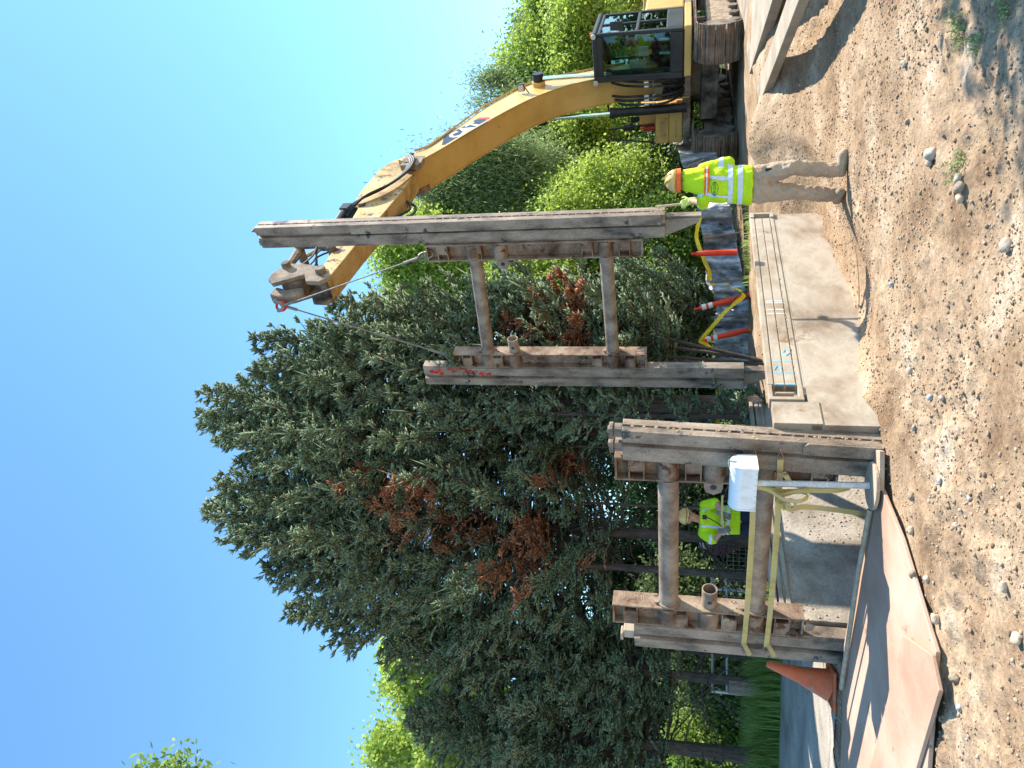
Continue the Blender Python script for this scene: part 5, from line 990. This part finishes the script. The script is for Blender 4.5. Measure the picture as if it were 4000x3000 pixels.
def spruce(label, x, y, H, R, cb, seed, nb=150, dead=(), tipup=.30, dens=1., group='blue-green spruces behind the excavation', lean=(0, 0), r0=.16, cat='spruce tree', rs=1., deadtw=0):
    global rng
    rng = np.random.default_rng(seed); g = gz(x, y) if abs(x) < 50 else 0
    root = thing('spruce_tree', label, cat, (x, y, g), group); H0 = H-g
    tp = [np.array([x+lean[0]*t, y+lean[1]*t, g-.1+H0*t]) for t in np.linspace(0, 1, 12)]
    mb = MB(); mb.tube(tp, [r0*(1-t)**.8+.012 for t in np.linspace(0, 1, 12)], 9)
    P = []; Q = []; RR = []
    for i in range(nb):
        t = ((i+rng.random())/nb)**.85; h = cb+(H0-cb)*t; L = R*((1-t)**.95)*(.62+.62*rng.random())*(min(1, .55+t*2.2))+.12
        az = i*2.39996+rng.uniform(-.4, .4); dh = np.array([math.cos(az), math.sin(az), 0]); e0 = -.20+1.0*t+rng.uniform(-.12, .2); cu = tipup*(1+rng.uniform(-.3, .6))
        b0 = np.array([x+lean[0]*h/H0, y+lean[1]*h/H0, g+h]); S_ = np.linspace(0, 1, 9)[:, None]; path = b0+dh*L*S_+np.array([0, 0, 1.])*L*(math.tan(e0)*S_*(1-.35*S_)+cu*S_**2.2)*.8
        mb.tube(path, list(np.linspace(.012+.012*L, .004, 9)), 4, cap=False)
        n2 = max(int(L/.062*dens), 4); s = np.sort(rng.uniform(.18 if L > 1 else .02, 1, n2)); k = s*8; i0 = np.minimum(k.astype(int), 7); f = (k-i0)[:, None]; B = path[i0]*(1-f)+path[i0+1]*f; T_ = nrm(path[i0+1]-path[i0]); side = np.cross(T_, [0, 0, 1.]); side = nrm(side)
        sg = np.where(rng.random(n2) < .5, -1, 1)[:, None]; l2 = (np.minimum(.34*L+.10, .62)*(1.08-s*.80)*rng.uniform(.5, 1.15, n2))[:, None]
        D2 = nrm(T_*rng.uniform(.5, 1.1, (n2, 1))+side*sg*rng.uniform(.3, 1, (n2, 1))+np.array([0, 0, 1.])*rng.uniform(-.45, .45, (n2, 1))); E = B+D2*l2
        # sprigs along the secondary twigs
        n3 = 9; u = (np.arange(n3)+.6)/n3; C = B[:, None]+(E-B)[:, None]*u[None, :, None]; sd = nrm(np.cross(D2, [0, 0, 1.]))[:, None]
        alt = np.where(np.arange(n3) % 2 == 0, 1, -1)[None, :, None]; D3 = nrm(D2[:, None]*rng.uniform(.6, 1.2, (n2, n3, 1))+sd*alt*rng.uniform(.3, 1., (n2, n3, 1))+np.array([0, 0, 1.])*rng.uniform(-.25, .65, (n2, n3, 1)))
        l3 = rng.uniform(.06, .14, (n2, n3, 1)); P.append(C.reshape(-1, 3)); Q.append((C+D3*l3).reshape(-1, 3)); RR.append(rng.uniform(.013, .0215, n2*n3)*rs)
        P.append(B+(E-B)*.1); Q.append(E+D2*.05); RR.append(np.full(n2, .014*rs))
        P.append(path[-2:-1]); Q.append(path[-1:]+(path[-1:]-path[-2:-1])*.5); RR.append(np.array([.02]))
    # leader
    n = 60; t = rng.uniform(0, 1, n); B = tp[-1]-np.array([0, 0, 1])*t[:, None]*.9; az = rng.uniform(0, 6.28, n); D = nrm(np.stack([np.cos(az), np.sin(az), rng.uniform(.3, 1.4, n)], 1)); P.append(B); Q.append(B+D*(.06+.16*t[:, None])); RR.append(np.full(n, .017))
    P.append(tp[-1][None]-[[0, 0, .5]]); Q.append(tp[-1][None]+[[0, 0, .12]]); RR.append(np.array([.02]))
    mb.build('trunk', M['bark'], root)
    P = np.concatenate(P); Q = np.concatenate(Q); RR = np.concatenate(RR); V, F = spindles(P, Q, RR)
    mi = np.zeros(len(P), np.int32)
    for c, r in dead:
        dd = np.hypot(P[:, 0]-c[0], P[:, 2]-c[2])+fbm(P[:, 0]*2.2, P[:, 2]*2.2+P[:, 1], 3, 3)*r*1.3
        mi[(dd < r) & (P[:, 1] < y+.4)] = 1
    mi |= (rng.random(len(P)) < .01*deadtw)
    o = link_mesh('crown', V, F, [M['spruce'], M['deadspruce']], root, mi=np.repeat(mi, 6))
    if deadtw:
        mb = MB()
        for k in range(int(90*deadtw)):
            h = rng.uniform(.7, cb+1.8); az = rng.uniform(0, 6.28); L = rng.uniform(.4, 1.5); b0 = np.array([x, y, g+h]); dh = np.array([math.cos(az), math.sin(az), rng.uniform(-.5, .35)])
            pth = [b0+dh*L*s_+np.array([0, 0, -.25*L*s_**2])+rng.normal(0, .03, 3) for s_ in np.linspace(0, 1, 6)]; mb.tube(pth, list(np.linspace(.016, .004, 6)), 4, cap=False)
            for j in range(4):
                q_ = pth[2+j % 4]; mb.tube([q_, q_+nrm(rng.normal(0, 1, 3))*rng.uniform(.15, .5)], [.005, .002], 3, cap=False)
        mb.build('bare_twigs', M['bark'], root)
    return root
PX = lambda X, Y, y: at_y(X, Y, y)
deadA = [(PX(2030, 2180, 11.5), .42), (PX(1880, 2080, 11.5), .30), (PX(1740, 2110, 11.5), .26), (PX(2060, 2100, 11.5), .32), (PX(2190, 1830, 11.5), .30), (PX(1500, 1930, 11.5), .30), (PX(1560, 2060, 11.5), .25), (PX(2310, 2215, 11.5), .20), (PX(1650, 1930, 11.5), .30), (PX(1370, 1860, 11.5), .2)]
A = PX(800, 1640, 13.2); B = PX(828, 1990, 12.8); C = PX(1135, 2390, 13.2); D = PX(1010, 1330, 12.6)
spruce('tall middle spruce with the highest pointed top, brown dead patches inside', A[0], 13.2, A[2], 3.1, 3.0, 11, 280, deadA, .42, deadtw=1.4)
spruce('tall spruce left of the highest one, its top almost as high', B[0], 12.8, B[2], 3.0, 2.6, 12, 270, deadA, .42, deadtw=1, r0=.10)
spruce('broad spruce whose top steps down towards the left', C[0], 13.2, C[2], 1.9, 1.9, 13, 200, deadA[:4], deadtw=.3, r0=.12)
spruce('ragged spruce behind the hanging left post with wispy upturned tips', D[0]-.42, 12.6, D[2], 1.9, 1.6, 14, 150, (), .5, .85, r0=.03, lean=(.42, 0))
E_ = PX(1325, 1160, 12.6); spruce('slim spruce with one thin tip beside the wire sling, right of the ragged one', E_[0]-1.12, 12.6, E_[2], 1.4, 1.6, 15, 110, (), .5, .9, r0=.02, lean=(1.0, 0))
B2 = PX(905, 2120, 12.2); spruce('leaning side leader of the tall left spruce, ending in a separate spiky top', B2[0], 12.3, B2[2], 1.7, 3.2, 16, 110, deadA, .5, .8, r0=.06)
A2 = PX(835, 1545, 12.9); spruce('slender spruce top just right of the highest one', A2[0], 12.7, A2[2], 1.6, 4.2, 17, 100, (), .45, .8)
C2 = PX(1230, 2500, 12.6); spruce('lower spruce at the left shoulder of the big group', C2[0], 12.6, C2[2]-1.6, 1.2, 1.5, 18, 110, (), .35, .9, deadtw=.2, r0=.08)
for k, (X_, Y_, y_, R_, lb) in enumerate(((905, 1700, 12.3, 1.2, 'short spire in front of the highest spruce top'), (870, 1895, 12.4, 1.2, 'spire in the notch between the two tallest spruces'), (1050, 2230, 12.4, 1.2, 'spire stepping down left of the tall left spruce'), (1010, 1450, 12.2, 1.15, 'spire stepping down right of the highest spruce'), (1240, 1290, 12.0, 1.0, 'low crooked spire just left of the wire sling'))):
    q_ = PX(X_, Y_, y_); dx_ = .55 if k == 4 else 0; spruce(lb, q_[0]-dx_, y_, q_[2], R_, q_[2]-3.6, 120+k, 90, deadA, .6, 1.0, r0=.015, lean=(dx_, 0))
Fq = PX(1570, 2760, 12.6); spruce('greyish round-topped spruce at the left edge with its dark trunk standing in the grass', Fq[0]-.2, 12.7, Fq[2]-.15, 2.3, 1.75, 19, 200, (), .25, 1.15, deadtw=.25, r0=.13)
deadG = [(PX(*q_, 11.6), r_) for q_, r_ in (((1985, 1270), .26), ((2100, 1165), .22), ((2120, 1290), .24), ((2170, 1100), .2), ((2270, 1180), .24), ((2260, 1320), .22), ((2300, 1110), .12), ((2090, 1350), .18), ((2240, 1240), .2))]
G_q = PX(1900, 1130, 12.0); spruce('young spruce seen through the hanging frame, mottled with rust-brown dead branches', .38, 12.0, G_q[2]+.2, 1.15, 1.3, 20, 150, deadG, .4, 1.3, rs=1.1, r0=.02, lean=(1.1, 0))
H_q = PX(2440, 1250, 15.9); spruce('low bushy spruce behind the yellow tape with soft upright shoots', H_q[0]+.1, 15.6, H_q[2]+.1, 1.7, .7, 21, 130, (), .7, 1.4, r0=.05)
I_q = PX(1850, 1720, 11.5); spruce('pale fresh-green spruce tip in front of the sprayed post', PX(1900, 1600, 11.0)[0]-.05, 11.3, PX(1700, 1600, 11.3)[2], .75, 2.2, 22, 60, (), .6, 1.2, r0=.04)

def leaves(C, N_, size, asp, seed, droop=0.):
    r = np.random.default_rng(seed); n = len(C); d = nrm(r.normal(0, 1, (n, 3))+np.array([0, 0, -droop*2])); a = nrm(np.cross(d, nrm(r.normal(0, 1, (n, 3))+np.array([0, 0, .1])))); s = (size*r.uniform(.6, 1.3, n))[:, None]
    V = np.stack([C-d*s*.5, C+a*s*asp*.5-d*s*.05, C+d*s*.5, C-a*s*asp*.5-d*s*.05], 1); F = np.arange(n*4).reshape(n, 4); return V.reshape(-1, 3), F
def leafy(label, x, y, zc, rx, ry, rz, m, ncl, nper, size, seed, asp=.62, droop=0., cat='tree', group='leafy trees and shrubs behind the site', name='leafy_tree', clr=.45, trunk_r=.14, vs=1., low=.0, limbs=26):
    global rng
    rng = np.random.default_rng(seed); g = gz(x, y) if math.hypot(x, y) < 60 else 0.; root = thing(name, label, cat, (x, y, g), group)
    if cat == 'shrub': trunk_r = .05
    d = nrm(rng.normal(0, 1, (ncl, 3))); d[:, 2] = np.where(d[:, 2] < -.75, -d[:, 2], d[:, 2]); r_ = rng.uniform(.3, 1, ncl)**.6
    ncl = int(ncl*1.45); d = nrm(rng.normal(0, 1, (ncl, 3))); r_ = rng.uniform(.3, 1, ncl)**.6; nl = max(7, ncl//20); ld = nrm(rng.normal(0, 1, (nl, 3))); ld *= rng.uniform(.25, .85, (nl, 1)); lr = rng.uniform(.28, .52, nl); li = rng.integers(0, nl, ncl)
    C = np.array([x, y, zc])+(ld[li]+d*(r_*lr[li])[:, None])*np.array([rx, ry, rz]); C[:, 2] = np.maximum(C[:, 2], g+.15+low)
    cr = clr*rng.uniform(.5, 1.3, ncl); L = C[:, None]+rng.normal(0, 1, (ncl, nper, 3))*cr[:, None, None]*.5*np.array([1, 1, vs]); L = L.reshape(-1, 3); L = L[L[:, 2] > g+.02]
    V, F = leaves(L, None, size, asp, seed, droop); mb = MB(); top = zc+rz*.5
    tp = [np.array([x+.06*math.sin(k*1.7+seed)*k*.3, y, g-.1+(top-g)*k/7]) for k in range(8)]; mb.tube(tp, [trunk_r*(1-k/8.5) for k in range(8)], 9)
    for i in rng.choice(ncl, min(ncl, limbs), False):
        t = rng.uniform(.25, .8); b = tp[0]*(1-t)+tp[-1]*t; c = C[i]; md = (b+c)/2+np.array([0, 0, .12])*np.linalg.norm(c-b); mb.tube(spl([b, md, c], 7), list(np.linspace(.05, .01, 7)*trunk_r/.14), 5, cap=False)
    mb.build('trunk', M['bark'], root); link_mesh('crown', V, F, m, root); return root
def lpx(label, X, Y, y, wpx, hpx, *a, **k):
    """crown centre pixel, crown size in photo pixels (across, up)"""
    c = PX(X, Y, y); s = y*1.02/FPX; return leafy(label, c[0], y, c[2], wpx*s/2, min(wpx*s/2, 1.5 if k.get('cat') == 'shrub' else 3.5), hpx*s/2, *a, **k)
bl, lf, wl, dk, ol = M['brightleaf'], M['leaf'], M['willowleaf'], M['darkleaf'], M['oliveleaf']
lpx('bright yellow-green tree top left of the big spruces', 1660, 2560, 16.5, 480, 480, bl, 150, 150, .13, 31)
lpx('bright yellow-green tree at the left edge above the grey spruce', 1760, 2900, 18, 520, 560, bl, 220, 150, .12, 32)
lpx('fresh green tree behind the wire sling, between slung frame and boom stick', 1740, 1060, 19, 440, 680, bl, 240, 170, .10, 33)
lpx('feathery willow-like tree below the boom decal', 1960, 760, 20, 520, 760, wl, 300, 230, .17, 34, asp=.16, droop=.8, vs=1.9)
lpx('bare-tipped willow to the right of the feathery one, above the boom', 1990, 430, 22, 330, 380, wl, 70, 130, .15, 35, asp=.2, droop=.6, vs=1.5)
lpx('sunlit yellow-green tree rising right of the boom', 2200, 240, 24, 400, 580, bl, 260, 190, .12, 36, clr=.6)
lpx('sunlit yellow-green bush top behind the cab roof', 2330, 120, 23, 480, 520, bl, 220, 170, .11, 37)
lpx('darker green tree at the far right corner', 2260, 20, 27, 480, 500, ol, 240, 150, .13, 38)
lpx('dense lime-green shrub below the boom', 2220, 620, 21, 560, 520, bl, 240, 170, .09, 39, name='leafy_shrub', cat='shrub')
lpx('lime-green sunlit shrub behind the tall hanging post', 2330, 800, 18, 420, 520, bl, 220, 170, .085, 40, name='leafy_shrub', cat='shrub')
lpx('large leafy shrub behind the excavator tool box', 2480, 480, 22, 520, 520, bl, 230, 160, .09, 41, name='leafy_shrub', cat='shrub')
lpx('green shrub behind the handrails of the excavator', 2420, 330, 23, 360, 460, bl, 160, 150, .09, 42, name='leafy_shrub', cat='shrub')
lpx('broad-leaved green shrub seen between worker and hanging post', 2570, 960, 17.3, 420, 420, lf, 210, 150, .085, 43, name='leafy_shrub', cat='shrub')
lpx('dark green shrub behind the lower hanging pipe', 2540, 1180, 17.5, 460, 520, lf, 200, 150, .085, 44, name='leafy_shrub', cat='shrub')
lpx('bright shrub glowing behind the young mottled spruce', 2080, 1080, 17.5, 380, 620, bl, 210, 150, .09, 45, name='leafy_shrub', cat='shrub')
lpx('dark leafy wall of shrub beside the silt sheet', 2620, 640, 19.5, 380, 330, dk, 150, 150, .085, 46, name='leafy_shrub', cat='shrub')
lpx('pale green shrub right above the leaning tubes', 2620, 1180, 16.6, 420, 260, bl, 150, 140, .085, 47, name='leafy_shrub', cat='shrub')
for k, (X, Y, y, w_, h_, mm, lab) in enumerate(((2600, 1550, 17.5, 520, 560, dk, 'dark shrub under the middle spruce'), (2640, 1850, 17.0, 480, 420, dk, 'dark undergrowth above the leaning worker'), (2720, 2080, 18.5, 460, 420, ol, 'green shrub behind the leaning worker and the plaid shirt'),
        (2730, 2330, 16.0, 420, 360, ol, 'pale-flowered green shrub seen under the upper pipe'), (2600, 2560, 17.5, 560, 560, dk, 'dark shrub behind the left post'), (2780, 2560, 15.5, 330, 260, ol, 'small grey-green shrub behind the rails of the fence'),
        (2620, 2850, 17.5, 600, 620, dk, 'dark shrub mass at the left edge under the grey spruce'), (2800, 2960, 15.2, 300, 260, lf, 'green weeds and shrub at the left edge beside the road'), (2300, 2350, 19, 700, 700, dk, 'dark green tree filling the gap behind the big spruces'),
        (2300, 1700, 20, 800, 800, dk, 'shaded tree behind the middle of the spruce group'), (2250, 2900, 20, 700, 800, dk, 'green tree behind the grey spruce'))):
    lpx(lab, X, Y, y, w_, h_, mm, 190, 130, .095, 60+k, name='leafy_shrub', cat='shrub')
# farther line of woods that closes the horizon
def wood(name, lab, n, seed):
    r = np.random.default_rng(seed); VV = []; FF = []; k = 0
    for i in range(n):
        a = r.uniform(-.75, .75); dd = r.uniform(30, 44); c = np.array([dd*math.sin(a), dd*math.cos(a), r.uniform(.5, 3.6)]); L = c+r.normal(0, 1, (260, 3))*np.array([1.3, 1.3, 1.0]); L = L[L[:, 2] > 0]; V, F = leaves(L, None, .30, .7, seed+i); VV.append(V); FF.append(F+k); k += len(V)
    o = link_mesh(name, np.concatenate(VV), np.concatenate(FF), M['darkleaf']); tag(o, kind='stuff')
wood('far_woods', '', 230, 90)
# tree whose leaves reach in at the left edge of the picture, high up
q_ = PX(620, 2990, 10); leafy('tree standing outside the left edge, only its highest leaves reaching into the sky', q_[0]-.9, 10.0, q_[2]-.1, 1.7, 1.4, 1.0, lf, 110, 60, .13, 71, asp=.42, limbs=120, group='trees at the edges of the picture', clr=.36)
leafy('tree outside the picture on the right, throwing leaf shade over the near dirt', 7.45, 5.2, 5.0, 1.2, 1.0, 1.3, lf, 26, 80, .12, 72, group='trees at the edges of the picture', clr=.5)

# grass
def grass(name, n, area, h0, h1, m, seed, cond=None, w_=.012):
    r = np.random.default_rng(seed); x0, x1, y0_, y1 = area; x = r.uniform(x0, x1, n); y = r.uniform(y0_, y1, n); k = fbm(x*1.4, y*1.4, 4, seed)+.5 > .42
    if cond is not None: k &= cond(x, y)
    x, y = x[k], y[k]; n = len(x); z = hgt(x, y); h = r.uniform(h0, h1, n); a = r.uniform(0, 6.28, n); b = r.uniform(.15, .7, n)*h; dx, dy = np.cos(a), np.sin(a); px, py = -dy*w_/2, dx*w_/2
    V = np.stack([np.stack([x-px, y-py, z], 1), np.stack([x+px, y+py, z], 1), np.stack([x+px*.7+dx*b*.35, y+py*.7+dy*b*.35, z+h*.65], 1), np.stack([x-px*.7+dx*b*.35, y-py*.7+dy*b*.35, z+h*.65], 1), np.stack([x+dx*b, y+dy*b, z+h], 1)], 1).reshape(-1, 3)
    i = np.arange(n)*5; F = np.concatenate([np.stack([i, i+1, i+2], 1), np.stack([i, i+2, i+3], 1), np.stack([i+3, i+2, i+4], 1)]); o = link_mesh(name, V, F, m); o['kind'] = 'stuff'; return o
grass('tall_grass', 9000, (-9, -3.6, 12.2, 13.6), .25, .62, M['grass'], 5, w_=.016)
grass('lawn_grass', 26000, (-8, 4, 13.2, 22), .05, .16, M['grass'], 6, lambda x, y: y > 14.6+(x+1.5)*1.2, w_=.02)
grass('weeds', 500, (-.8, 3.5, 14.0, 14.7), .05, .17, M['grass'], 8, w_=.02)
def sprig(px, lab, n=22, h=.055):
    h = min(h, .065)
    b = at_g(*px); root = thing('weed', lab, 'weed', b, 'small weeds in the dirt'); V = []; F = []; r = np.random.default_rng(int(px[0])); mb = MB()
    for k in range(n):
        c = b+np.array([r.normal(0, .045), r.normal(0, .045), 0]); c[2] = gz(c[0], c[1]); t = c+np.array([r.normal(0, .035), r.normal(0, .035), h*r.uniform(.4, 1)]); mb.tube([c, t], [.002, .0015], 3, cap=False)
        for j in range(4): p = c+(t-c)*(.4+.2*j); d = nrm(r.normal(0, 1, 3)+np.array([0, 0, .4])); s_ = np.cross(d, nrm(r.normal(0, 1, 3))); mb.add([p, p+d*.014+s_*.006, p+d*.03, p+d*.014-s_*.006], [(0, 1, 2, 3)])
    mb.build('leaves', M['weed'], root); return root
sprig((3745, 655), 'small green sprigs between the split boulder and the pale wedge stone')
sprig((3765, 120), 'pale green weed in the leaf shade nearest the right edge', 34, .11); sprig((3830, 165), 'smaller pale green weed just left of the bigger one in the leaf shade', 18, .08); sprig((3935, 40), 'weed at the very corner in leaf shade', 14, .08)

# ------------------------------------------------------------------ silt sheet, stakes, tubes, tape
cols = [(1520, 2945, 2810, 14.6), (1400, 2938, 2800, 14.6), (1300, 2935, 2795, 14.7), (1200, 2928, 2785, 14.8), (1100, 2905, 2755, 14.9), (1000, 2885, 2745, 15.0), (900, 2868, 2735, 15.0), (800, 2850, 2718, 14.9), (700, 2830, 2690, 14.9), (640, 2815, 2670, 15.6), (560, 2780, 2630, 17.6), (500, 2750, 2620, 19.5)]
cb_ = spl([PX(c[1], c[0], c[3]) for c in cols], 150); ct_ = spl([PX(c[2], c[0], c[3]+.35) for c in cols], 150); rows = []
for t in np.linspace(0, 1, 26):
    P_ = cb_*(1-t)+ct_*t; i = np.arange(150)/150.; f_ = fbm(i*16, np.full(150, t*1.5), 4, 12)*.42+.10*np.sin(i*70+6*fbm(i*6, i*0+t, 3, 2))*(.4+.6*t)
    P_ = P_+np.array([0, 1., 0])*f_[:, None]+np.array([0, 0, 1.])*(fbm(i*11, i*0+t, 3, 4)*.16*t)[:, None]; rows.append(P_)
mb = MB(); mb.grid(rows); o = mb.build('silt_sheet', M['glintplastic'], loc=cb_[60], smooth=True); s_ = o.modifiers.new('t', 'SOLIDIFY'); s_.thickness = .004; tag(o, 'long rumpled black plastic sheet hung along the back of the site', 'plastic sheet')
def stick_(name, a, b, r_, m, lab, cat, grp=None):
    mb = MB(); a = np.array(a); b = np.array(b); u, w, d = axes(b-a); T = frame(a, u, w, d); mb.T = T; L = np.linalg.norm(b-a); mb.box((-r_, -r_*.6, -.15), (r_, r_*.6, L)); o = mb.build(name, m, loc=a, bevel=.003); return tag(o, lab, cat, grp)
for (X0, Y0, X1, Y1, y, lab) in ((2745, 930, 2862, 912, 14.6, 'wooden stake on the black sheet, third from the track'), (2772, 1102, 2893, 1092, 14.5, 'wooden stake between the two full-height orange tubes and the capless one'), (2778, 1240, 2925, 1230, 14.4, 'wooden stake half hidden by the crossing yellow tape'), (2690, 650, 2722, 636, 14.7, 'short stake nearest the excavator track'), (2800, 1480, 2940, 1478, 14.4, 'dark stake beside the foot of the hanging left post')):
    stick_('wooden_stake', PX(X1, Y1, y), PX(X0, Y0, y), .022, M['wood'], lab, 'stake', 'stakes holding the black sheet')
def tube_post(X0, Y0, X1, Y1, y, lab, bands=True, frac=0.):
    b, t = PX(X1, Y1, y), PX(X0, Y0, y); d = t-b; L = np.linalg.norm(d); d /= L; root = thing('delineator_post', lab, 'traffic tube', b, 'orange traffic tubes on the black sheet')
    mb = MB(); mb.tube([b+d*L*q for q in (0, .02, .35, .36, .62, .63, .86, .90, .905, .97, 1)], [.062, .058, .052, .056, .050, .054, .048, .040, .022, .018, .030], 18); mb.build('tube', M['redorange'], root, smooth=True)
    if bands:
        for q in (.66, .78): mb = MB(); mb.tube([b+d*L*q, b+d*L*(q+.075)], .0565, 18, cap=False); mb.build('reflective_band', M['reflect'], root, smooth=True)
    return root
tube_post(2711, 1209, 2925, 1155, 14.35, 'orange tube with two white bands leaning right, middle of the three'); tube_post(2730, 1334, 2944, 1284, 14.3, 'orange tube nearest the hanging left post, tape tied to its top'); tube_post(2700, 992, 2878, 985, 14.4, 'orange tube standing upright, its top lost in leaves, farthest right', False)
tube_post(2768, 1365, 2800, 1362, 15.3, 'little orange tube top poking up behind the black sheet', False)
def tape(lab, pts, y=14.2):
    P_ = spl([PX(X, Y, yy) for X, Y, yy in pts], 50); side = [np.array([.3*math.sin(i*.3), .6*math.cos(i*.23), 1.]) for i in range(50)]; mb = MB(); mb.strip(list(P_), .075, .002, side); o = mb.build('caution_tape', M['tape'], loc=P_[0]); tag(o, lab, 'caution tape', 'yellow caution tapes')
tape('yellow tape strung from tube to stake in a sharp V over the black sheet', [(2775, 1110, 14.5), (2830, 1118, 14.3), (2880, 1130, 14.2), (2905, 1156, 14.1), (2850, 1200, 14.0), (2800, 1255, 14.0), (2745, 1320, 14.1), (2738, 1334, 14.15), (2765, 1350, 14.2), (2790, 1390, 14.4)])
tape('faint yellow tape among the leaves right of the upright tube', [(2735, 850, 15), (2725, 890, 14.9), (2722, 935, 14.8), (2750, 1015, 14.6), (2770, 1060, 14.6), (2772, 1095, 14.6)])
tape('straight yellow tape in the shade behind the near post', [(2802, 1500, 15), (2804, 1560, 15), (2805, 1620, 15), (2806, 1700, 15.2)])
mb = MB(); mb.tube(spl([PX(2940, 1180, 14.2), PX(2900, 1140, 14.1), PX(2860, 1180, 14.0), PX(2800, 1260, 14.1), PX(2770, 1320, 14.3)], 30), .012, 6); o = mb.build('black_cable', M['hose'], loc=PX(2940, 1180, 14.2), smooth=True); tag(o, 'thin black cable curving beside the yellow tape', 'cable')

# ------------------------------------------------------------------ fence and posts at the left
fn = thing('rail_fence', 'rusty pipe rail fence in the shade behind the left post', 'fence', PX(3000, 2560, 12.9))
for X in (2783, 2840): mb = MB(); mb.cyl(PX(X, 2700, 12.9), PX(X-2, 2230, 13.6), .022, n=8); mb.build('rail', M['galv'] , fn, smooth=True)
for Y in (2700, 2480, 2300): yy = 12.9+(2700-Y)*.0015; p_ = PX(2780, Y, yy); mb = MB(); mb.cyl((p_[0], p_[1], gz(p_[0], p_[1])-.1), p_, .025, n=8); mb.build('post', M['galv'], fn, smooth=True)
mb = MB(); a_, b_ = PX(2840, 2330, 13.5), PX(2840, 2130, 13.8)
for t in np.linspace(0, 1, 14): p_ = a_*(1-t)+b_*t; mb.cyl(p_, p_-np.array([0, 0, .85]), .003, n=4)
for t in np.linspace(0, .85, 9): mb.cyl(a_-np.array([0, 0, t]), b_-np.array([0, 0, t]), .003, n=4)
mb.build('wire_mesh', M['galv'], fn)
p_ = PX(3008, 2694, 12.6); g_ = gz(p_[0], p_[1]); mb = MB(); mb.tube([(p_[0], p_[1], g_-.1), (p_[0], p_[1], g_+.4), (p_[0]+.01, p_[1], g_+.78)], [.15, .14, .135], 14); o = mb.build('log_post', M['wood'], loc=(p_[0], p_[1], g_)); tag(o, 'thick weathered log post in tall grass behind the cone', 'post')
# red machine far behind
p_ = PX(2760, 1925, 19); g_ = gz(p_[0], 19); rm = thing('small_tractor', 'small dark red machine parked in the trees, glimpsed under the near frame', 'tractor', (p_[0], 19, g_))
mb = MB(); mb.prism([(-.9, .45), (.7, .45), (.9, .8), (.7, 1.25), (-.2, 1.3), (-.4, 1.0), (-.9, .95)], 18.6, 19.3, 1); 
for v in mb.v: v[:, 0] += p_[0]
mb.build('body', M['red'], rm, bevel=.04)
for s_ in (-.6, .55):
    for yy in (18.5, 19.35): mb = MB(); mb.cyl((p_[0]+s_, yy, g_+.35), (p_[0]+s_, yy+.18, g_+.35), .35, n=20); mb.build('wheel', M['hose'], rm, smooth=True)
mb = MB(); mb.box((p_[0]-.85, 18.55, .95), (p_[0]-.80, 19.3, 2.0)); mb.build('roll_bar', M['red'], rm, bevel=.01)
